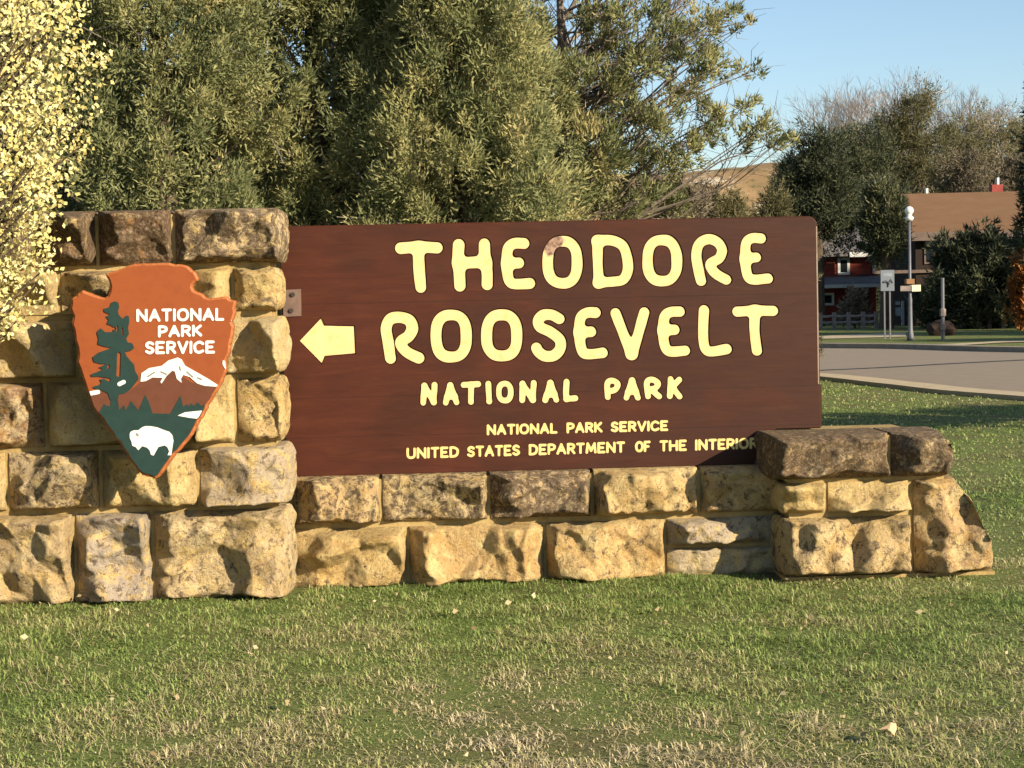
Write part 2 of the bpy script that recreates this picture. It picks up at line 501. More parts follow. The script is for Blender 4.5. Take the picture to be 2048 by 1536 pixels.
# ------------------------------------------------------------------ stone wall
wall = empty('stone_wall', (0, 0, 0))
tag(wall, 'tan rock-faced sandstone wall with tall left pier and low rounded right pier', 'wall')
def stone(x0, x1, z0, z1, y0, bulge, expose='', lich=.3, och=.3, grey=.2, depth=.12, seed=0, clips=(), res=.0078):
    rg = np.random.default_rng(seed)
    w_, h_ = x1-x0, z1-z0
    cx, cz = (x0+x1)/2, (z0+z1)/2
    nx = max(8, int(w_/res)); nz = max(8, int(h_/res)); ny = max(6, int((depth+bulge)/(res*1.4)))
    def face(o, a, b, na, nb):
        u, v = np.meshgrid(np.linspace(0, 1, na+1), np.linspace(0, 1, nb+1))
        return o + u.ravel()[:,None]*a + v.ravel()[:,None]*b, na+1, nb+1
    Vs, Fs, off = [], [], 0
    lo = np.array([-w_/2, -bulge, -h_/2]); ex = np.array([w_, 0, 0]); ey = np.array([0, depth+bulge, 0]); ez = np.array([0, 0, h_])
    for (o, a, b, na, nb) in ((lo, ex, ez, nx, nz), (lo+ex, ey, ez, ny, nz), (lo+ey, -ey, ez, ny, nz),
                              (lo+ez, ex, ey, nx, ny), (lo+ey, ex, -ey, nx, ny)):
        pts, A, B = face(o, a, b, na, nb)
        idx = np.arange(A*B).reshape(B, A)+off
        Fs.append(np.stack([idx[:-1,:-1].ravel(), idx[:-1,1:].ravel(), idx[1:,1:].ravel(), idx[1:,:-1].ravel()], 1))
        Vs.append(pts); off += len(pts)
    V = np.concatenate(Vs); Fc = np.concatenate(Fs)
    Q = V.copy()
    def cut(n, c):
        n = np.asarray(n, float); n = n/np.linalg.norm(n)
        d = Q@n - c
        d = d + .008*vnoise(Q*13+seed, 21)+.005*vnoise(Q*31+seed, 22)
        k = d > 0
        Q[k] -= d[k][:,None]*n
    def plane(pt, n):
        n = np.asarray(n, float); n = n/np.linalg.norm(n)
        cut(n, float(np.dot(n, pt)))
    # pitched face: stays full at the joints, breaks up steeply to a rough proud face
    X_, Z_ = V[:,0], V[:,2]
    def rag(c, k):          # ragged margin width along a side
        q_ = np.stack([c*9, np.full(len(c), seed*1.7+k*7.3), np.zeros(len(c))], 1)
        q2 = np.stack([c*30, np.full(len(c), seed*2.9+k*3.3), np.zeros(len(c))], 1)
        return 1+.55*vnoise(q_, 70+k)+.30*vnoise(q2, 80+k)
    mL = (rg.uniform(.085, .135) if rg.random() < .7 else rg.uniform(.03, .06))*(1.0 if w_ > .3 else .7)*rag(Z_, 1)
    mR = rg.uniform(.010, .028)*rag(Z_, 2)
    mT = rg.uniform(.010, .03)*rag(X_, 3)
    mB = rg.uniform(.012, .035)*rag(X_, 4)
    if 'R' in expose: mR = rg.uniform(.035, .06)*rag(Z_, 2)
    if 'T' in expose: mT = rg.uniform(.018, .035)*rag(X_, 3)
    dL, dR, dT, dB = X_+w_/2, w_/2-X_, h_/2-Z_, Z_+h_/2
    env = np.minimum.reduce([dL/np.maximum(mL, .008), dR/np.maximum(mR, .008), dT/np.maximum(mT, .008), dB/np.maximum(mB, .008)])
    env = np.clip(env, 0, 1)
    # broken facets: cells with their own tilt and set-back, two sizes, stretched on a slant
    ca, sa = math.cos(.5+seed), math.sin(.5+seed)
    U = np.stack([ca*X_+sa*Z_, (-sa*X_+ca*Z_)*1.5], 1)
    def cells(size, step, tilt, curve, sd_, sign=1):
        """scooped breaks meeting in sharp ridges (sign 1) or flat flakes meeting in creases (sign -1)"""
        r2 = np.random.default_rng(seed*13+sd_)
        ns_ = int(max(4, w_*h_*1.5/size**2))
        sp = np.stack([r2.uniform(U[:,0].min(), U[:,0].max(), ns_), r2.uniform(U[:,1].min(), U[:,1].max(), ns_)], 1)
        wp = U+size*.16*np.stack([vnoise(V*(1.6/size)+sd_, 61), vnoise(V*(1.6/size)+sd_+50, 62)], 1)
        g_ = r2.normal(0, tilt, (ns_, 2)); h0 = r2.normal(0, step, ns_)
        dv = wp[:,None,:]-sp[None]
        hh_ = h0[None]+(dv*g_[None]).sum(2)+sign*curve*(dv**2).sum(2)
        return hh_.min(1) if sign > 0 else hh_.max(1)
    big = cells(.16, .012, .30, .9, 1); big = big-big.mean()
    mid = cells(.06, .005, .34, 1.6, 2, 1); mid = mid-mid.mean()
    sml = cells(.022, .0022, .36, 3.0, 3, -1); sml = sml-sml.mean()
    tiltx, tiltz = rg.normal(0, .16*bulge/(w_/2)), rg.normal(.0, .2*bulge/(h_/2))
    hgt = bulge*(.80+.2*rg.random()) + tiltx*X_*.8 + tiltz*Z_*.8
    hgt = hgt+np.clip(big, -.38*bulge, .3*bulge)+mid+sml+.003*fbm(V*48+seed, 3, 31)
    lip = .012+.006*vnoise(V*14+seed, 33)
    hf = lip+(np.maximum(hgt, .3*bulge)-lip)*env
    onf = V[:,1] <= -bulge+1e-6
    # box sides follow the front edge: squeeze their depth so no cliff sticks out
    tt = (V[:,1]+bulge)/(depth+bulge)
    Q[:,1] = -hf*(1-tt)+depth*tt
    if 'R' in expose:
        pr = np.clip(np.minimum(dT, dB)/.05, 0, 1)**.5
        side = np.clip((X_-(w_/2-.05))/.05, 0, 1)
        Q[:,0] += side*(pr*.030-.046+.010*vnoise(V*np.array([1, 14, 14])+seed, 44)+.005*vnoise(V*np.array([1, 40, 40])+seed, 45))
    if 'L' in expose:
        side = np.clip((-w_/2+.05-X_)/.05, 0, 1)
        pr = np.clip(np.minimum(dT, dB)/.04, 0, 1)**.5
        Q[:,0] -= side*(pr*.018-.012+.010*vnoise(V*np.array([1, 14, 14])+seed, 46))
    for pt, n in clips:
        plane((pt[0]-cx, pt[1], pt[2]-cz), n)
    me = mesh_np('stone', Q, Fc)
    o = obj('stone', me, STONE, wall, (cx, y0, cz))
    o.color = (lich, och, grey, 1)
    return o

YP, YL = -0.30, -0.06
def zrow(ref, y, Y): return P(ref, y, Y).z
def xcol(px, y, Y): return P(px, y, Y).x
LA = dict(A=(417, 525), B=(536, 621), C=(634, 746), D=(756, 883), E=(893, 1007), F=(1018, 1192))
cols = dict(
    A=[(-200, 66, .7, .3, .4), (74, 191, .75, .8, .3), (199, 343, .8, 1.0, .3), (352, 576, .62, .3, .5)],
    B=[(-200, 9, .2, .2, .1), (18, 116, .1, .2, .2), (124, 262, .4, .3, .4), (270, 380, .2, .2, .2), (388, 461, .1, .3, .1), (470, 571, .35, .4, .1)],
    C=[(-200, -30, .2, .2, .3), (-22, 150, .2, .1, .5), (158, 300, .2, .2, .3), (308, 440, .1, .2, .2), (449, 578, .18, .05, .35)],
    D=[(-200, -70, .3, .3, .2), (-60, 88, .35, 1.0, .5), (97, 250, .2, .2, .3), (259, 387, .2, .2, .2), (396, 468, .2, .1, .2), (477, 578, .4, .35, .15)],
    E=[(-200, 12, .2, .3, .2), (21, 198, .45, .3, .5), (207, 393, .3, .2, .2), (402, 590, .3, .2, .8)],
    F=[(-330, -118, .2, .2, .2), (-110, 148, .3, .4, .45), (156, 303, .35, .2, 1.0), (312, 592, .38, .3, .45)])
sd = 100
for rw, lst in cols.items():
    yt, yb = LA[rw]
    z1, z0 = zrow(480, yt, YP), zrow(480, yb, YP)
    for (a, b, li, oc, gr) in lst:
        sd += 1
        li = li*1.1
        xa, xb = xcol(a, (yt+yb)/2, YP), xcol(b, (yt+yb)/2, YP)
        e = 'R' if b > 560 else ''
        if rw == 'A': e += 'T'
        stone(xa, xb, z0, z1, YP, .13 if rw in 'AEF' else .105, e, li, oc, gr, depth=.26 if 'R' in e or 'T' in e else .08, seed=sd)
z_top = zrow(480, LA['A'][0], YP)
PX0 = xcol(-330, 1000, YP)
core = MB()
xr_hi, xr_lo = xcol(566, 600, YP), xcol(578, 1050, YP)
zs = zrow(480, 888, YP)
core.box(PX0, xr_hi-.055, YP-.003, YP+.62, zs, z_top-.02)
core.box(PX0, xr_lo-.055, YP-.003, YP+.63, -.1, zs)
core.build('mortar', MORTAR, wall)

L1 = (945, 1036); L2 = (1047, 1164)
zl = [zrow(1000, y, YL) for y in (L1[0], L1[1], L2[0], L2[1])]
XW0 = xr_lo-.02
for (a, b, li, oc, gr) in [(588, 759, .55, .45, .3), (766, 974, .6, .25, .35), (981, 1180, .72, .5, .45), (1188, 1394, .4, .35, .2), (1401, 1552, .4, .4, .2)]:
    sd += 1
    stone(xcol(a, 1000, YL), xcol(b, 1000, YL), zl[1], zl[0], YL, .115, 'T', li, oc, gr, depth=.12, seed=sd)
for (a, b, li, oc, gr) in [(588, 812, .28, .4, .1), (820, 1086, .25, .55, .15), (1093, 1328, .35, .5, .15)]:
    sd += 1
    stone(xcol(a, 1100, YL), xcol(b, 1100, YL), zl[3], zl[2], YL, .12, '', li, oc, gr, depth=.08, seed=sd)
zm = [zrow(1400, y, YL) for y in (1087, 1095)]
stone(xcol(1334, 1060, YL), xcol(1552, 1060, YL), zm[0], zl[2], YL, .075, '', .35, .1, .9, .08, 191)
stone(xcol(1334, 1120, YL), xcol(1552, 1120, YL), zl[3], zm[1], YL, .075, '', .1, .1, .7, .08, 192)
XR0 = xcol(1556, 1000, YP)
core = MB(); core.box(xr_lo-.054, XR0+.09, YL-.003, YL+.34, -.1, zl[0]-.015)
core.build('mortar', MORTAR, wall)

zr = [zrow(1700, y, YP) for y in (867, 955, 963, 1022, 1033, 1147)]
c1 = (P(1878, 865, YP), P(1909, 925, YP))
def clip2(a, b):
    t = b-a
    n = Vector((-t.z, 0, t.x))
    if n.x < 0: n = -n
    return ((a.x, -.02, a.z), (n.x, -.12*n.length, n.z))
stone(xcol(1539, 910, YP), xcol(1774, 910, YP), zr[1], zr[0], YP, .145, 'LT', .85, .45, .4, .30, 201)
stone(xcol(1781, 910, YP), xcol(1909, 910, YP), zr[1], zr[0], YP, .135, 'RT', .8, .4, .6, .30, 202, clips=[clip2(*c1)])
stone(xcol(1557, 990, YP), xcol(1648, 990, YP), zr[3], zr[2], YP, .09, 'L', .15, .3, .05, .26, 203)
stone(xcol(1655, 990, YP), xcol(1815, 990, YP), zr[3], zr[2], YP, .095, '', .3, .3, .2, .08, 204)
stone(xcol(1563, 1090, YP), xcol(1818, 1090, YP), zr[5], zr[4], YP, .14, 'L', .42, .35, .3, .26, 205)
q = [P(1908, 957, YP), P(1940, 1005, YP), P(1966, 1070, YP), P(1987, 1150, YP)]
stone(xcol(1826, 1050, YP), xcol(1990, 1050, YP), zr[5], zr[2], YP, .145, 'R', .4, .6, .3, .30, 306,
      clips=[clip2(q[0], q[1]), clip2(q[1], q[2]), clip2(q[2], q[3])])
# core of the right pier follows the rounded end
core = MB()
xe = lambda p: p.x-.012
prof = [(XR0+.05, -.1), (q[3].x-.05, -.1), (q[3].x-.05, q[3].z), (q[2].x-.05, q[2].z), (q[1].x-.05, q[1].z), (q[0].x-.05, q[0].z), (c1[1].x-.05, c1[1].z-.0), (c1[0].x-.05, zr[0]-.012), (XR0+.02, zr[0]-.012), (XR0+.02, zr[1]), (XR0+.05, zr[2])]
n = len(prof)
core.add([(x, YP-.003, z) for x, z in prof]+[(x, YP+.62, z) for x, z in prof],
         [tuple(range(n)), tuple(range(2*n-1, n-1, -1))]+[(i, (i+1) % n, n+(i+1) % n, n+i) for i in range(n)])
core.build('mortar', MORTAR, wall)
fb = MB(); fb.box(XR0+.02, q[3].x-.005, YP-.035, YP+.6, -.1, zr[5]-.004)
fb.build('footing', MORTAR, wall)

# ------------------------------------------------------------------ outline tools for lettering and emblem
def catmull(pts, n=7):
    if len(pts) < 3: return [tuple(map(float, p)) for p in pts]
    return smooth_line(pts, n)
def sd_poly(X, Y, pts):
    p = np.array(pts, float); q = np.roll(p, -1, 0)
    d = np.full(X.shape, 1e9); ins = np.zeros(X.shape, bool)
    for (ax, ay), (bx, by) in zip(p, q):
        ex, ey = bx-ax, by-ay
        t = np.clip(((X-ax)*ex+(Y-ay)*ey)/(ex*ex+ey*ey+1e-12), 0, 1)
        d = np.minimum(d, np.hypot(X-ax-t*ex, Y-ay-t*ey))
        if ay != by:
            c = ((ay > Y) != (by > Y)) & (X < (bx-ax)*(Y-ay)/(by-ay)+ax)
            ins ^= c
    return np.where(ins, -d, d)
def sd_stroke(X, Y, pts, r):
    d = np.full(X.shape, 1e9)
    for (ax, ay), (bx, by) in zip(pts[:-1], pts[1:]):
        ex, ey = bx-ax, by-ay
        t = np.clip(((X-ax)*ex+(Y-ay)*ey)/(ex*ex+ey*ey+1e-12), 0, 1)
        d = np.minimum(d, np.hypot(X-ax-t*ex, Y-ay-t*ey))
    return d-r
def smin(a, b, k):
    h = np.clip(.5+.5*(b-a)/k, 0, 1)
    return b*(1-h)+a*h-k*h*(1-h)
def trace(Fv, xs, ys, level=0.0):
    A = Fv-level
    A = np.where(np.abs(A) < 1e-9, 1e-9, A)
    ins = A < 0
    code = ins[:-1,:-1]*1+ins[:-1,1:]*2+ins[1:,1:]*4+ins[1:,:-1]*8
    tab = {1:[(3,0)],2:[(0,1)],3:[(3,1)],4:[(1,2)],5:[(3,0),(1,2)],6:[(0,2)],7:[(3,2)],8:[(2,3)],9:[(0,2)],10:[(0,1),(2,3)],11:[(1,2)],12:[(1,3)],13:[(0,1)],14:[(3,0)]}
    adj, pos = {}, {}
    for j, i in zip(*np.nonzero((code > 0) & (code < 15))):
        def key(e):
            return {0: ('h', j, i), 1: ('v', j, i+1), 2: ('h', j+1, i), 3: ('v', j, i)}[e]
        for a, b in tab[int(code[j, i])]:
            for e in (a, b):
                k = key(e)
                if k not in pos:
                    if k[0] == 'h':
                        f0, f1 = A[k[1], k[2]], A[k[1], k[2]+1]; t = f0/(f0-f1)
                        pos[k] = (xs[k[2]]+t*(xs[k[2]+1]-xs[k[2]]), ys[k[1]])
                    else:
                        f0, f1 = A[k[1], k[2]], A[k[1]+1, k[2]]; t = f0/(f0-f1)
                        pos[k] = (xs[k[2]], ys[k[1]]+t*(ys[k[1]+1]-ys[k[1]]))
            ka, kb = key(a), key(b)
            adj.setdefault(ka, []).append(kb); adj.setdefault(kb, []).append(ka)
    loops, seen = [], set()
    for k in list(adj):
        if k in seen: continue
        lp, cur, prev = [], k, None
        while cur not in seen:
            seen.add(cur); lp.append(pos[cur])
            nx_ = [q_ for q_ in adj[cur] if q_ != prev and q_ not in seen]
            if not nx_: break
            prev, cur = cur, nx_[0]
        if len(lp) > 6: loops.append(lp)
    return loops
def thin(lp, tol):
    out = [lp[0]]
    for p in lp[1:]:
        if math.hypot(p[0]-out[-1][0], p[1]-out[-1][1]) > tol: out.append(p)
    if math.hypot(out[0][0]-out[-1][0], out[0][1]-out[-1][1]) < tol*.5: out.pop()
    return out
def glyph(strokes, r, step, k=None, grow=0.0, jit=0):
    """strokes in photo pixels -> outline loops"""
    k = k or r*.8
    al = np.array([p for s in strokes for p in s])
    m = r*1.5+4*step+max(grow, 0)
    xs = np.arange(al[:,0].min()-m, al[:,0].max()+m, step); ys = np.arange(al[:,1].min()-m, al[:,1].max()+m, step)
    X, Y = np.meshgrid(xs, ys)
    q3 = np.stack([X.ravel()/(r*2.2), Y.ravel()/(r*2.2), np.full(X.size, float(jit))], 1)
    wob = vnoise(q3, 3).reshape(X.shape)*r*.07
    f = None
    for s in strokes:
        s_ = sd_stroke(X, Y, catmull(s), r)
        f = s_ if f is None else smin(f, s_, k)
    return [thin(l, step*1.25) for l in trace(f+wob, xs, ys, grow)]
def polyloop(loops, Y, dy=0.0):
    return [[P(px, py, Y) for px, py in lp] for lp in loops]
def fill2d(loops):
    """triangles (indices into the joined loops) of the even-odd interior"""
    pts = [p for lp in loops for p in lp]
    ed, b0 = [], 0
    for lp in loops:
        n_ = len(lp); ed += [(b0+i, b0+(i+1) % n_) for i in range(n_)]; b0 += n_
    vo, _, fo, ov, _, _ = geometry.delaunay_2d_cdt([Vector(p) for p in pts], ed, [], 0, 1e-7)
    C = np.array([[(vo[a].x+vo[b].x+vo[c].x)/3, (vo[a].y+vo[b].y+vo[c].y)/3] for a, b, c in fo])
    ins = np.zeros(len(C), bool)
    for lp in loops:
        q_ = np.array(lp); r_ = np.roll(q_, -1, 0)
        for (ax, ay), (bx, by) in zip(q_, r_):
            if ay != by:
                ins ^= ((ay > C[:,1]) != (by > C[:,1])) & (C[:,0] < (bx-ax)*(C[:,1]-ay)/(by-ay)+ax)
    return [(vo[i].x, vo[i].y) for i in range(len(vo))], [f for f, k in zip(fo, ins) if k]
def plate(name, loops, Y, front, back, mat, parent, chamfer=0.0, sides=True):
    """loops of photo pixels laid on the upright plane y=Y; solid from y=front to y=back"""
    L = [[(v.x, v.z) for v in lp] for lp in polyloop(loops, Y)]
    def inset(lp, c):
        o = []
        ar = sum(a[0]*b[1]-b[0]*a[1] for a, b in zip(lp, lp[1:]+lp[:1]))
        sg = 1 if ar > 0 else -1
        for i, p in enumerate(lp):
            a = lp[i-1]; b = lp[(i+1) % len(lp)]
            tx, tz = b[0]-a[0], b[1]-a[1]; l = math.hypot(tx, tz)+1e-9
            o.append((p[0]-tz/l*c*sg, p[1]+tx/l*c*sg))
        return o
    Lf = [inset(L[0], chamfer)]+L[1:] if chamfer else L
    fv, fs = fill2d(Lf)
    vs = [(x, front, z) for x, z in fv]
    fs = [tuple(t) for t in fs]
    if sides:
        for i, lp in enumerate(L):
            n_ = len(lp)
            vs += [(x, front, z) for x, z in Lf[i]]
            rings = [len(vs)-n_]
            if chamfer and i == 0:
                vs += [(x, front+chamfer*.8, z) for x, z in lp]; rings.append(len(vs)-n_)
            vs += [(x, back, z) for x, z in lp]; rings.append(len(vs)-n_)
            for ra, rb in zip(rings[:-1], rings[1:]):
                fs += [(ra+k_, ra+(k_+1) % n_, rb+(k_+1) % n_, rb+k_) for k_ in range(n_)]
    me = bpy.data.meshes.new(name)
    me.from_pydata(vs, [], fs)
    bm = bmesh.new(); bm.from_mesh(me)
    bmesh.ops.remove_doubles(bm, verts=bm.verts, dist=1e-6)
    bmesh.ops.recalc_face_normals(bm, faces=bm.faces)
    bm.faces.ensure_lookup_table()
    if bm.faces[0].normal.y > 0: bmesh.ops.reverse_faces(bm, faces=bm.faces)
    bm.to_mesh(me); bm.free(); me.update()
    return obj(name, me, mat, parent)

# ------------------------------------------------------------------ the big wooden sign
zoomA = lambda L: [(560+x/3.657, 400+y/3.657) for x, y in L]
zoomB = lambda L: [(1100+x/3.657, 400+y/3.657) for x, y in L]
def oval(cx, cy, a, b, p=2.5, n=28):
    o = []
    for i in range(n+1):
        t = 2*math.pi*i/n
        c, s_ = math.cos(t), math.sin(t)
        o.append((cx+a*math.copysign(abs(c)**(2/p), c), cy+b*math.copysign(abs(s_)**(2/p), s_)))
    return o
BIG = [  # (zoom, radius, strokes) of the routed letters THEODORE / ROOSEVELT
 (zoomA, 42, [[(885,352),(1010,343),(1150,352)], [(1012,345),(1018,500),(1030,640)]]),
 (zoomA, 42, [[(1308,328),(1303,420),(1312,520),(1318,628)], [(1497,322),(1500,420),(1515,520),(1515,618)], [(1310,462),(1505,452)]]),
 (zoomA, 40, [[(1783,318),(1715,318),(1672,350),(1660,420),(1662,520),(1680,595),(1725,616),(1828,608)], [(1672,462),(1748,460)]]),
 (zoomB, 40, [oval(92,455,107,153)]),
 (zoomB, 38, [[(348,300),(350,430),(356,606)], [(348,297),(450,295),(530,335),(565,420),(570,510),(535,580),(460,597),(356,606)]]),
 (zoomB, 39, [oval(822,443,107,150)]),
 (zoomB, 38, [[(1105,592),(1082,480),(1072,390),(1098,315),(1165,286),(1230,312),(1258,365),(1238,425),(1178,462),(1184,500),(1225,545),(1292,582)]]),
 (zoomB, 38, [[(1545,282),(1480,280),(1438,312),(1430,400),(1436,500),(1455,565),(1500,582),(1595,575)], [(1435,428),(1510,420)]]),
 (zoomA, 42, [[(808,1155),(790,1030),(778,935),(808,872),(880,858),(945,880),(968,938),(940,998),(885,1035),(895,1078),(940,1120),(1015,1155)]]),
 (zoomA, 41, [oval(1252,995,111,154)]),
 (zoomA, 41, [oval(1622,990,111,150)]),
 (zoomA, 40, [[(2045,868),(1990,840),(1930,842),(1890,880),(1905,930),(1980,968),(2045,1020),(2052,1085),(2005,1138),(1940,1143),(1893,1112),(1876,1082)]]),
 (zoomB, 38, [[(335,824),(270,824),(226,858),(214,940),(220,1040),(242,1112),(290,1128),(385,1118)], [(218,968),(300,964)]]),
 (zoomB, 38, [[(480,827),(595,1128)], [(692,822),(603,1128)]]),
 (zoomB, 38, [[(950,815),(885,818),(842,848),(828,930),(832,1025),(852,1092),(895,1110),(990,1101)], [(830,953),(912,950)]]),
 (zoomB, 37, [[(1128,806),(1122,920),(1126,1030),(1145,1095),(1190,1106),(1295,1090)]]),
 (zoomB, 38, [[(1374,816),(1500,808),(1632,812)], [(1500,810),(1498,950),(1515,1102)]]),
]
MID = [  # NATIONAL PARK
 (zoomA, [[(1048,1483),(1056,1358)], [(1056,1358),(1124,1478)], [(1124,1478),(1131,1352)]]),
 (zoomA, [[(1212,1483),(1246,1355)], [(1246,1355),(1292,1480)], [(1224,1440),(1280,1436)]]),
 (zoomA, [[(1343,1352),(1450,1346)], [(1397,1350),(1397,1476)]]),
 (zoomA, [[(1524,1345),(1531,1472)]]),
 (zoomA, [oval(1645,1405,44,62,2.3,18)]),
 (zoomA, [[(1772,1465),(1775,1345)], [(1775,1345),(1850,1462)], [(1850,1462),(1856,1338)]]),
 (zoomA, [[(1940,1465),(1978,1338)], [(1978,1338),(2022,1462)], [(1954,1424),(2010,1420)]]),
 (zoomB, [[(122,1330),(118,1400),(122,1456)], [(122,1456),(186,1450)]]),
 (zoomB, [[(424,1442),(420,1345),(455,1322),(494,1342),(480,1385),(426,1402)]]),
 (zoomB, [[(560,1446),(602,1320)], [(602,1320),(644,1446)], [(574,1406),(630,1402)]]),
 (zoomB, [[(718,1436),(710,1335),(750,1314),(790,1340),(772,1376),(728,1388)], [(740,1386),(800,1436)]]),
 (zoomB, [[(884,1310),(878,1434)], [(946,1314),(888,1374)], [(896,1368),(948,1436)]]),
]
FONT = {  # unit strokes, y down, advance in first slot
 'A': (.78, [[(0,1),(.39,0)],[(.39,0),(.78,1)],[(.14,.66),(.64,.66)]]),
 'C': (.72, [[(.72,.16),(.4,0),(.06,.22),(0,.55),(.1,.88),(.4,1),(.72,.86)]]),
 'D': (.72, [[(0,0),(0,1)],[(0,0),(.35,.01),(.65,.2),(.72,.5),(.62,.82),(.35,.99),(0,1)]]),
 'E': (.6, [[(0,0),(0,1)],[(0,0),(.58,0)],[(0,.5),(.46,.5)],[(0,1),(.6,1)]]),
 'F': (.58, [[(0,0),(0,1)],[(0,0),(.58,0)],[(0,.5),(.46,.5)]]),
 'H': (.72, [[(0,0),(0,1)],[(.72,0),(.72,1)],[(0,.5),(.72,.5)]]),
 'I': (.0, [[(0,0),(0,1)]]),
 'K': (.66, [[(0,0),(0,1)],[(.62,0),(.04,.55)],[(.18,.46),(.66,1)]]),
 'L': (.54, [[(0,0),(0,1)],[(0,1),(.54,1)]]),
 'M': (.92, [[(0,1),(.1,0)],[(.1,0),(.46,.8)],[(.46,.8),(.82,0)],[(.82,0),(.92,1)]]),
 'N': (.74, [[(0,1),(0,0)],[(0,0),(.74,1)],[(.74,1),(.74,0)]]),
 'O': (.82, [oval(.41,.5,.41,.5,2.2,16)]),
 'P': (.6, [[(0,0),(0,1)],[(0,0),(.35,.0),(.6,.14),(.58,.42),(.3,.55),(0,.55)]]),
 'R': (.64, [[(0,0),(0,1)],[(0,0),(.35,.0),(.6,.14),(.56,.42),(.3,.53),(0,.53)],[(.3,.53),(.64,1)]]),
 'S': (.58, [[(.56,.14),(.3,0),(.04,.14),(.08,.4),(.46,.58),(.58,.8),(.3,1),(.0,.86)]]),
 'T': (.66, [[(0,0),(.66,0)],[(.33,0),(.33,1)]]),
 'U': (.7, [[(0,0),(0,.7),(.12,.94),(.35,1),(.58,.94),(.7,.7),(.7,0)]]),
 'V': (.74, [[(0,0),(.37,1)],[(.37,1),(.74,0)]]),
}
def word(text, x0, x1, yb0, yb1, cap, r):
    """glyph stroke lists for a word fitted between two pixel columns on a sloping base line"""
    gap = .34
    tot = sum(FONT[c][0] for c in text)+gap*(len(text)-1)
    X0, X1 = x0+r, x1-r
    k = (X1-X0)/tot
    cur, out = 0.0, []
    for c in text:
        a, st = FONT[c]
        res = []
        for s in st:
            res.append([(X0+(cur+p[0])*k, (yb0+(yb1-yb0)*((cur+p[0])/tot))-r-(1-p[1])*(cap-2*r)) for p in s])
        out.append(res); cur += a+gap
    return out

sign = empty('park_sign', tuple(P(1100, 945, 0.0)))
sign.location.z = zl[0]
tag(sign, 'large brown stained wooden sign board with yellow routed lettering and arrow', 'sign')
inv = Vector(sign.location)
def into(o):
    o.location = Vector(o.location)-inv
    return o
cut_loops, letters = [], []
for zf, r, st in BIG:
    st = [zf(s) for s in st]
    cut_loops += glyph(st, r/3.657, 1.5, grow=2.0, jit=len(letters))
    letters.append((glyph(st, r/3.657, 1.5, grow=-.3, jit=len(letters)), 'big', glyph(st, r/3.657, 1.5, grow=2.7, jit=len(letters))))
for zf, st in MID:
    st = [zf(s) for s in st]
    cut_loops += glyph(st, 22/3.657, 1.0, k=3, grow=1.4, jit=len(letters))
    letters.append((glyph(st, 22/3.657, 1.0, k=3, grow=-.2, jit=len(letters)), 'mid', glyph(st, 22/3.657, 1.0, k=3, grow=2.0, jit=len(letters))))
arrow = zoomA([(145,1030),(302,864),(322,920),(540,925),(550,1120),(325,1140),(306,1193)])
arrow = [p for p in arrow]
cut_loops.append(zoomA([(138,1030),(300,855),(328,912),(547,918),(557,1127),(331,1148),(304,1203)]))
c_ = (sum(p[0] for p in arrow)/7, sum(p[1] for p in arrow)/7)
arrow_big = [(c_[0]+(p[0]-c_[0])*1.015, c_[1]+(p[1]-c_[1])*1.015) for p in arrow]
# board outline: made square in the world, then expressed as pixels of its plane
def pix(v):
    d = v-CAM
    k = F/d.dot(fwd)
    return (1024+d.dot(rgt)*k, 768-d.dot(upv)*k)
bx0, bx1 = P(566, 700, 0).x, P(1636, 600, 0).x
bz1, bz0 = P(1100, 442, 0).z, P(1100, 941, 0).z
pierx, pierz = P(1553, 900, 0).x, zr[0]+.004
rc = .045
arc = [(bx1-rc+rc*math.sin(a), bz1-rc+rc*math.cos(a)) for a in np.linspace(0, math.pi/2, 7)]
outl = [(bx0, bz0), (bx0, bz1)]+arc+[(bx1+.006, P(1640, 770, 0).z), (bx1+.006, pierz), (pierx, pierz), (pierx, bz0)]
outline = [pix(Vector((x, 0, z))) for x, z in outl]
BT = .075
into(plate('board', [outline]+cut_loops, 0.0, 0.0, BT, BOARD, sign, chamfer=.006))
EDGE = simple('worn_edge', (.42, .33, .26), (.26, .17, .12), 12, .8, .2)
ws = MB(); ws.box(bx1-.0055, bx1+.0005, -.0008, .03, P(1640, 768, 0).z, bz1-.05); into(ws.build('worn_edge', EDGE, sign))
# paint worn off one letter
mchip = paint_material('chipped_yellow_paint', (.86, .625, .295), (.78, .54, .225))
v = mchip.pos()
cp = P(1104, 487, 0)
vd = mchip.n('ShaderNodeVectorMath', operation='DISTANCE'); mchip.l(v, vd.inputs[0]); vd.inputs[1].default_value = (cp.x, cp.y+.007, cp.z)
dn = mchip.math('ADD', vd.outputs['Value'], mchip.math('MULTIPLY', mchip.math('SUBTRACT', mchip.noise(v, 22, 4), .5), .08))
old = mchip.b.inputs['Base Color'].links[0].from_socket
wood = mchip.ramp(mchip.noise(v, 60, 4), [(.35, (.12, .06, .03)), (.6, (.42, .27, .19))])
mchip.color(mchip.mix(mchip.ramp(dn, [(.052, 1.0), (.06, 0.0)]), old, wood))
GROOVE_SHADE = simple('groove_shade_brown', (.045, .017, .006), (.03, .011, .004), 20, .8, .1)  # groove ring coloured dark to stand for bevel shadow around letters and arrow
for i, (lp, k, gv) in enumerate(letters):
    mt = mchip.m if i == 3 else YEL
    lo_ = into(plate('letter', lp, 0.0, .0055 if k == 'big' else .004, .02, mt, sign))
    plate('groove_shade', gv, 0.0, .0075, .012, GROOVE_SHADE, lo_)
ar_ = into(plate('arrow', [arrow], 0.0, .0055, .02, YEL, sign))
plate('groove_shade', [zoomA([(134,1030),(298,849),(332,908),(551,914),(561,1131),(335,1152),(302,1209)])], 0.0, .0075, .012, GROOVE_SHADE, ar_)
